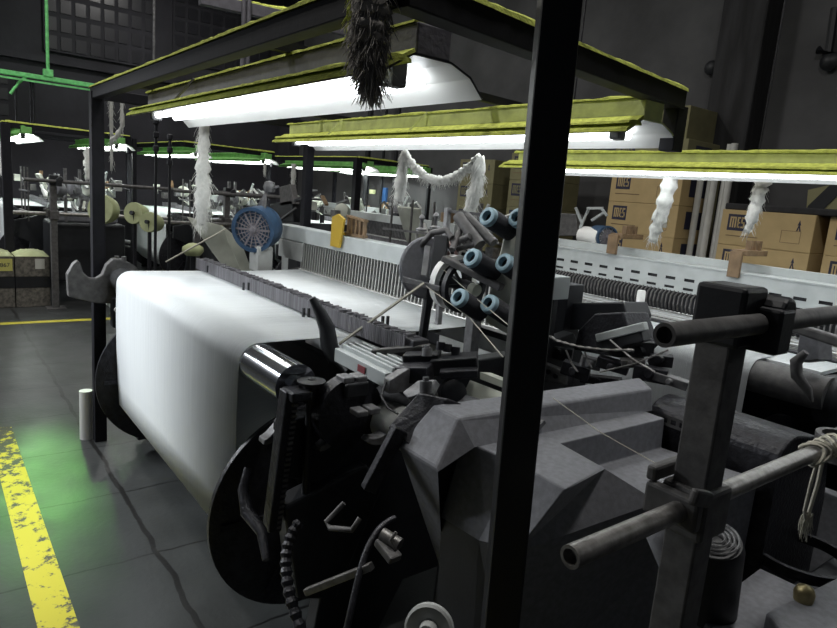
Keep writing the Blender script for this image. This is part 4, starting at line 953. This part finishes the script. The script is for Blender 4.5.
# green yellow board behind the lint end
a = ay(465, 190, 6.27); single(MB().box((a.x-.08, 6.25, a.z-.35), (a.x+.08, 6.299, a.z+.35)).build('notice_strip', 'shadeY', None), 'tall yellow-green notice strip on the wall behind the lint rope', 'board')
# striped board at the right edge
a = ay(825, 195, 4.9); t = thing('striped_board', Vector((a.x, 4.9, a.z-.1)), 'olive board with a dark diagonal stripe lying on the right cartons', 'board')
MB().prism([ay(u, v, 5.06) for u, v in ((806, 213), (808, 190), (850, 180), (850, 214))], (0, .03, 0)).build('board', 'cardG', t)
MB().prism([ay(u, v, 5.058) for u, v in ((806, 212), (808, 206), (830, 185), (848, 185), (820, 213))], (0, -.004, 0)).build('stripe', 'black', t)

# patterned cartons on the floor at the left edge
def pcarton(y0, y1, lb, ylab):
    t = thing('patterned_carton', (-8.1, (y0+y1)/2, 0), lb, 'carton', 'patterned cartons across the aisle')
    x = -8.02
    MB().box((x-.37, y0, 0), (x, y1, .215)).build('lower_body', 'pat', t, bevel=.006); MB().box((x-.372, y0-.002, .215), (x+.003, y1+.002, .335)).build('dark_band', 'black', t); MB().box((x-.37, y0, .335), (x, y1, .555)).build('upper_body', 'pat', t, bevel=.006)
    b = MB(); n = 8; V = [[b.b.verts.new((x-.37+.375*i/n, y0+(y1-y0)*j/n, .556+(.055+.012*math.sin(i*2.1+j*1.7))*(math.sin(PI*min(1, max(0, i/n)))**.4)*(math.sin(PI*j/n)**.4 if 0 < j < n else 0))) for j in range(n+1)] for i in range(n+1)]
    for i in range(n):
        for j in range(n): b.b.faces.new((V[i][j], V[i+1][j], V[i+1][j+1], V[i][j+1]))
    b.build('paper_wrap', 'bobbin', t, smooth=60)
    return t, x
t, x = pcarton(.42, .755, 'patterned carton with a yellow label at the left picture edge', True)
MB().box((x, .605, .40), (x+.003, .74, .53)).build('yellow_label', 'paperY', t)
def text(s, size, loc, parent, mt='ink', name='lettering'):
    cu = bpy.data.curves.new('t', 'FONT'); cu.body = s; cu.size = size; cu.extrude = .0005; cu.align_x = 'CENTER'; o = bpy.data.objects.new('t', cu); COL.objects.link(o)
    bpy.context.view_layer.update(); me = bpy.data.meshes.new_from_object(o.evaluated_get(bpy.context.evaluated_depsgraph_get())); bpy.data.objects.remove(o)
    rot = Matrix(((0, 0, 1), (1, 0, 0), (0, 1, 0))).to_4x4(); me.transform(Matrix.Translation(Vector(loc)-Vector(parent['_o'])) @ rot)
    me.materials.clear(); me.materials.append(M[mt]); q = bpy.data.objects.new(name, me); COL.objects.link(q); q.parent = parent; return q
text('867', .06, (x+.004, .672, .445), t)
t, x = pcarton(.765, 1.09, 'patterned carton with a white label, beside the yellow-labelled one', False)
MB().box((x, .95, .42), (x+.003, 1.04, .53)).build('white_label', 'paper', t)
# ------------------------------------------------------------------ overhead conduits
t = thing('overhead_conduit', (-9, 1.2, 2.55), 'bright green conduit hung from a rod at the upper left', 'conduit')
a0, a1 = ax(-20, 68, -9), ax(99, 86.5, -9)
MB().bar(a0, a1, .05, .05).build('conduit', 'greenp', t, bevel=.006); MB().bar(a0+Vector((.04, 0, -.06)), a1+Vector((.04, 0, -.06)), .02, .02).build('lower_pipe', 'greenp', t)
rd = ax(48, 74, -9); MB().cyl(rd, (rd.x, rd.y, 5.4), .018, 10).build('hanger_rod', 'greenp', t, smooth=40); MB().box((rd.x-.04, rd.y-.05, rd.z-.03), (rd.x+.04, rd.y+.05, rd.z+.05)).build('hanger_clamp', 'greenp', t, bevel=.004)
rd = ax(30, 74, -9); MB().tube([rd, rd+Vector((0, -.12, -.12)), rd+Vector((0, -.2, -.25))], .016, 8).build('branch_pipe', 'greenp', t, smooth=50)
for k, u in enumerate((15, 30, 33)): rd = ax(u, 80, -9); MB().cyl(rd, (rd.x, rd.y, 1.9), .012, 8).build('drop_pipe', 'dark', t, smooth=50)
t = thing('overhead_tray', (-6, 2.5, 3.1), 'dusty cable tray with yellow lint crossing above the front frame', 'conduit')
a0, a1 = ax(200, -4, -6), ax(356, 31, -6)
MB().bar(a0+Vector((0, 0, -.02)), a1+Vector((0, 0, -.02)), .08, .10).build('tray', 'shadeD', t, bevel=.004); lint_strip(t, a0+Vector((.0, 0, .032)), a1+Vector((.0, 0, .032)), .075, 5, 'lintY', .03)
for u in (244, 249): rd = ax(u, 8, -5.95); MB().cyl((rd.x, rd.y, 5.48), (rd.x, rd.y, 2.3), .022, 10).build('drop_pipe', 'bobbin' if False else 'shadeD', t, smooth=50)
# ceiling rods / wires
p = ax(154, 20, -7); single(MB().cyl((p.x, p.y, 5.4), (p.x, p.y, ax(154, 62, -7).z), .012, 8).build('hanging_rod', 'iron', None, smooth=40), 'thin rod hanging from the ceiling left of the cable tray', 'rod')
# wall fittings at upper right
p = ay(712, 68, 6.27); single(MB().lathe((p.x, 6.3, p.z), (p.x, 6.2, p.z), [(0, .06), (.05, .07), (.08, .03), (.08, 0)], 18).build('wall_socket', 'black', None, smooth=40), 'small dark round fitting on the wall left of the column', 'fitting')
a, b2, c2 = ay(835, 8, 6.24), ay(829, 52, 6.24), ay(818, 50, 6.24)
single(MB().tube([a, b2, c2], .035, 8).build('wall_bracket', 'black', None, smooth=40), 'dark bent bracket on the wall at the upper right edge', 'bracket')
p = ay(829, 61, 6.24); single(MB().lathe((p.x, 6.3, p.z), (p.x, 6.2, p.z), [(0, .07), (.05, .08), (.09, .03), (.09, 0)], 18).build('wall_socket', 'black', None, smooth=40), 'dark round fitting on the wall under the bent bracket', 'fitting')
# green lamp over the far aisle
t = thing('green_lamp', (-11.2, 1.28, 4.1), 'green lamp high up at the left picture edge', 'light')
MB().cyl((-11.2, .95, 3.9), (-11.2, 1.6, 3.9), .03, 12).build('tube', 'tubeG', t); MB().prism([(-11.35, .9, 3.92), (-11.05, .9, 3.92), (-11.12, .9, 4.0), (-11.28, .9, 4.0)], (0, .75, 0)).build('hood', 'shadeG', t); MB().cyl((-11.2, 1.28, 4.0), (-11.2, 1.28, 5.4), .012, 8).build('rod', 'iron', t)

# ------------------------------------------------------------------ light and output
AISLE, HIGH, GREEN = 20, 66, 480
w = bpy.data.worlds.new('hall'); sc.world = w; w.use_nodes = True
def lamp(name, kind, loc, tgt, e, col, **k):
    d = bpy.data.lights.new(name, kind); d.energy = e; d.color = col
    for a_, b_ in k.items(): setattr(d, a_, b_)
    o = bpy.data.objects.new(name, d); COL.objects.link(o); o.location = loc
    o.rotation_euler = (Vector(tgt)-Vector(loc)).to_track_quat('-Z', 'Y').to_euler(); return o
# unseen area fills, added: front light from the aisle, overhead light for upper faces
lamp('aisle_fluorescent', 'AREA', (-4.3, -.95, 2.05), (-2.9, .82, .45), AISLE, (.93, .97, 1.0), shape='RECTANGLE', size=1.5, size_y=.12, spread=R(75))
lamp('aisle_fluorescent', 'AREA', (-8.6, -1.7, 1.95), (-8.2, 1.0, .7), AISLE, (.93, .97, 1.0), shape='RECTANGLE', size=2.4, size_y=.12, spread=R(110))
for x_, y_ in ((-3.2, -.3), (-7, -1.0), (-.7, 1.9), (-5.5, 2.2), (-10.5, 3.0)):
    lamp('high_bay_lamp', 'AREA', (x_, y_, 5.3), (x_, y_, 0), HIGH, (1, .98, .94), shape='DISK', size=.5)
lamp('green_projector', 'SPOT', (-11.15, 1.28, 3.86), (-3.42, .36, 0), GREEN, (.32, 1, .2), spot_size=R(6.5), spot_blend=1, shadow_soft_size=.22)  # narrow spot added at the green lamp for the green floor patch
w.node_tree.nodes['Background'].inputs['Color'].default_value = (.75, .85, 1, 1); w.node_tree.nodes['Background'].inputs['Strength'].default_value = .03
SUB = {'beam_flange': 'warp_beam', 'receiver_label': 'receiver_block', 'receiver_end': 'receiver_block', 'receiver_bed': 'receiver_block', 'ratchet_teeth': 'ratchet_column', 'column_head': 'ratchet_column',
       'dropper_tops': 'drop_wire_bar', 'drop_wires': 'drop_wire_bar', 'spacer_clips': 'drop_wire_bar', 'lug_bolts': 'lug_plate', 'knee_bolt': 'frame_knee', 'box_bolt': 'picking_box', 'picking_studs': 'picking_box',
       'fan_grille': 'drum', 'drum_rim': 'drum', 'tube_rim': 'yarn', 'tube_bore': 'yarn', 'logo_letters': 'logo_square', 'clamp_jaw': 'clamp_block', 'clamp_tab': 'bearing_housing', 'bearing_cap': 'bearing_housing',
       'reflector_lining': 'reflector', 'dusty_lip': 'reflector', 'wound_yarn_band': 'reel', 'hub_cap': 'reel', 'bracket_face': 'bracket', 'motor_grille': 'motor', 'bolt': 'raised_bracket', 'lettering': 'yellow_label', 'roller_collar': 'back_roller', 'vent_strip': 'rear_hood', 'arm_root': 'selvedge_arm', 'guard_lip': 'guard_box', 'hanger_clamp': 'hanger_rod', 'tooth': 'saddle'}
def base(n): return n.rsplit('.', 1)[0] if n[-3:].isdigit() and '.' in n else n
bpy.context.view_layer.update()
byp = {}
for o in list(COL.objects):
    if o.parent is not None: byp.setdefault(o.parent, []).append(o)
def mid(o): return sum((Vector(c) for c in o.bound_box), Vector())/8
for rt, ch in byp.items():
    if rt.parent is not None or 'label' not in rt: continue
    for c in ch:
        hosts = [h for h in ch if base(h.name) == SUB.get(base(c.name))]
        if hosts: c.parent = min(hosts, key=lambda h: (mid(h)-mid(c)).length)
for o in COL.objects:
    if '_o' in o: del o['_o']
vs = sc.view_settings; sc.display_settings.display_device = 'sRGB'; vs.view_transform = 'Standard'; vs.look = 'None'; vs.gamma = 1; vs.exposure = 0.0; vs.use_curve_mapping = False
sc.cycles.max_bounces = 6; sc.cycles.use_denoising = True
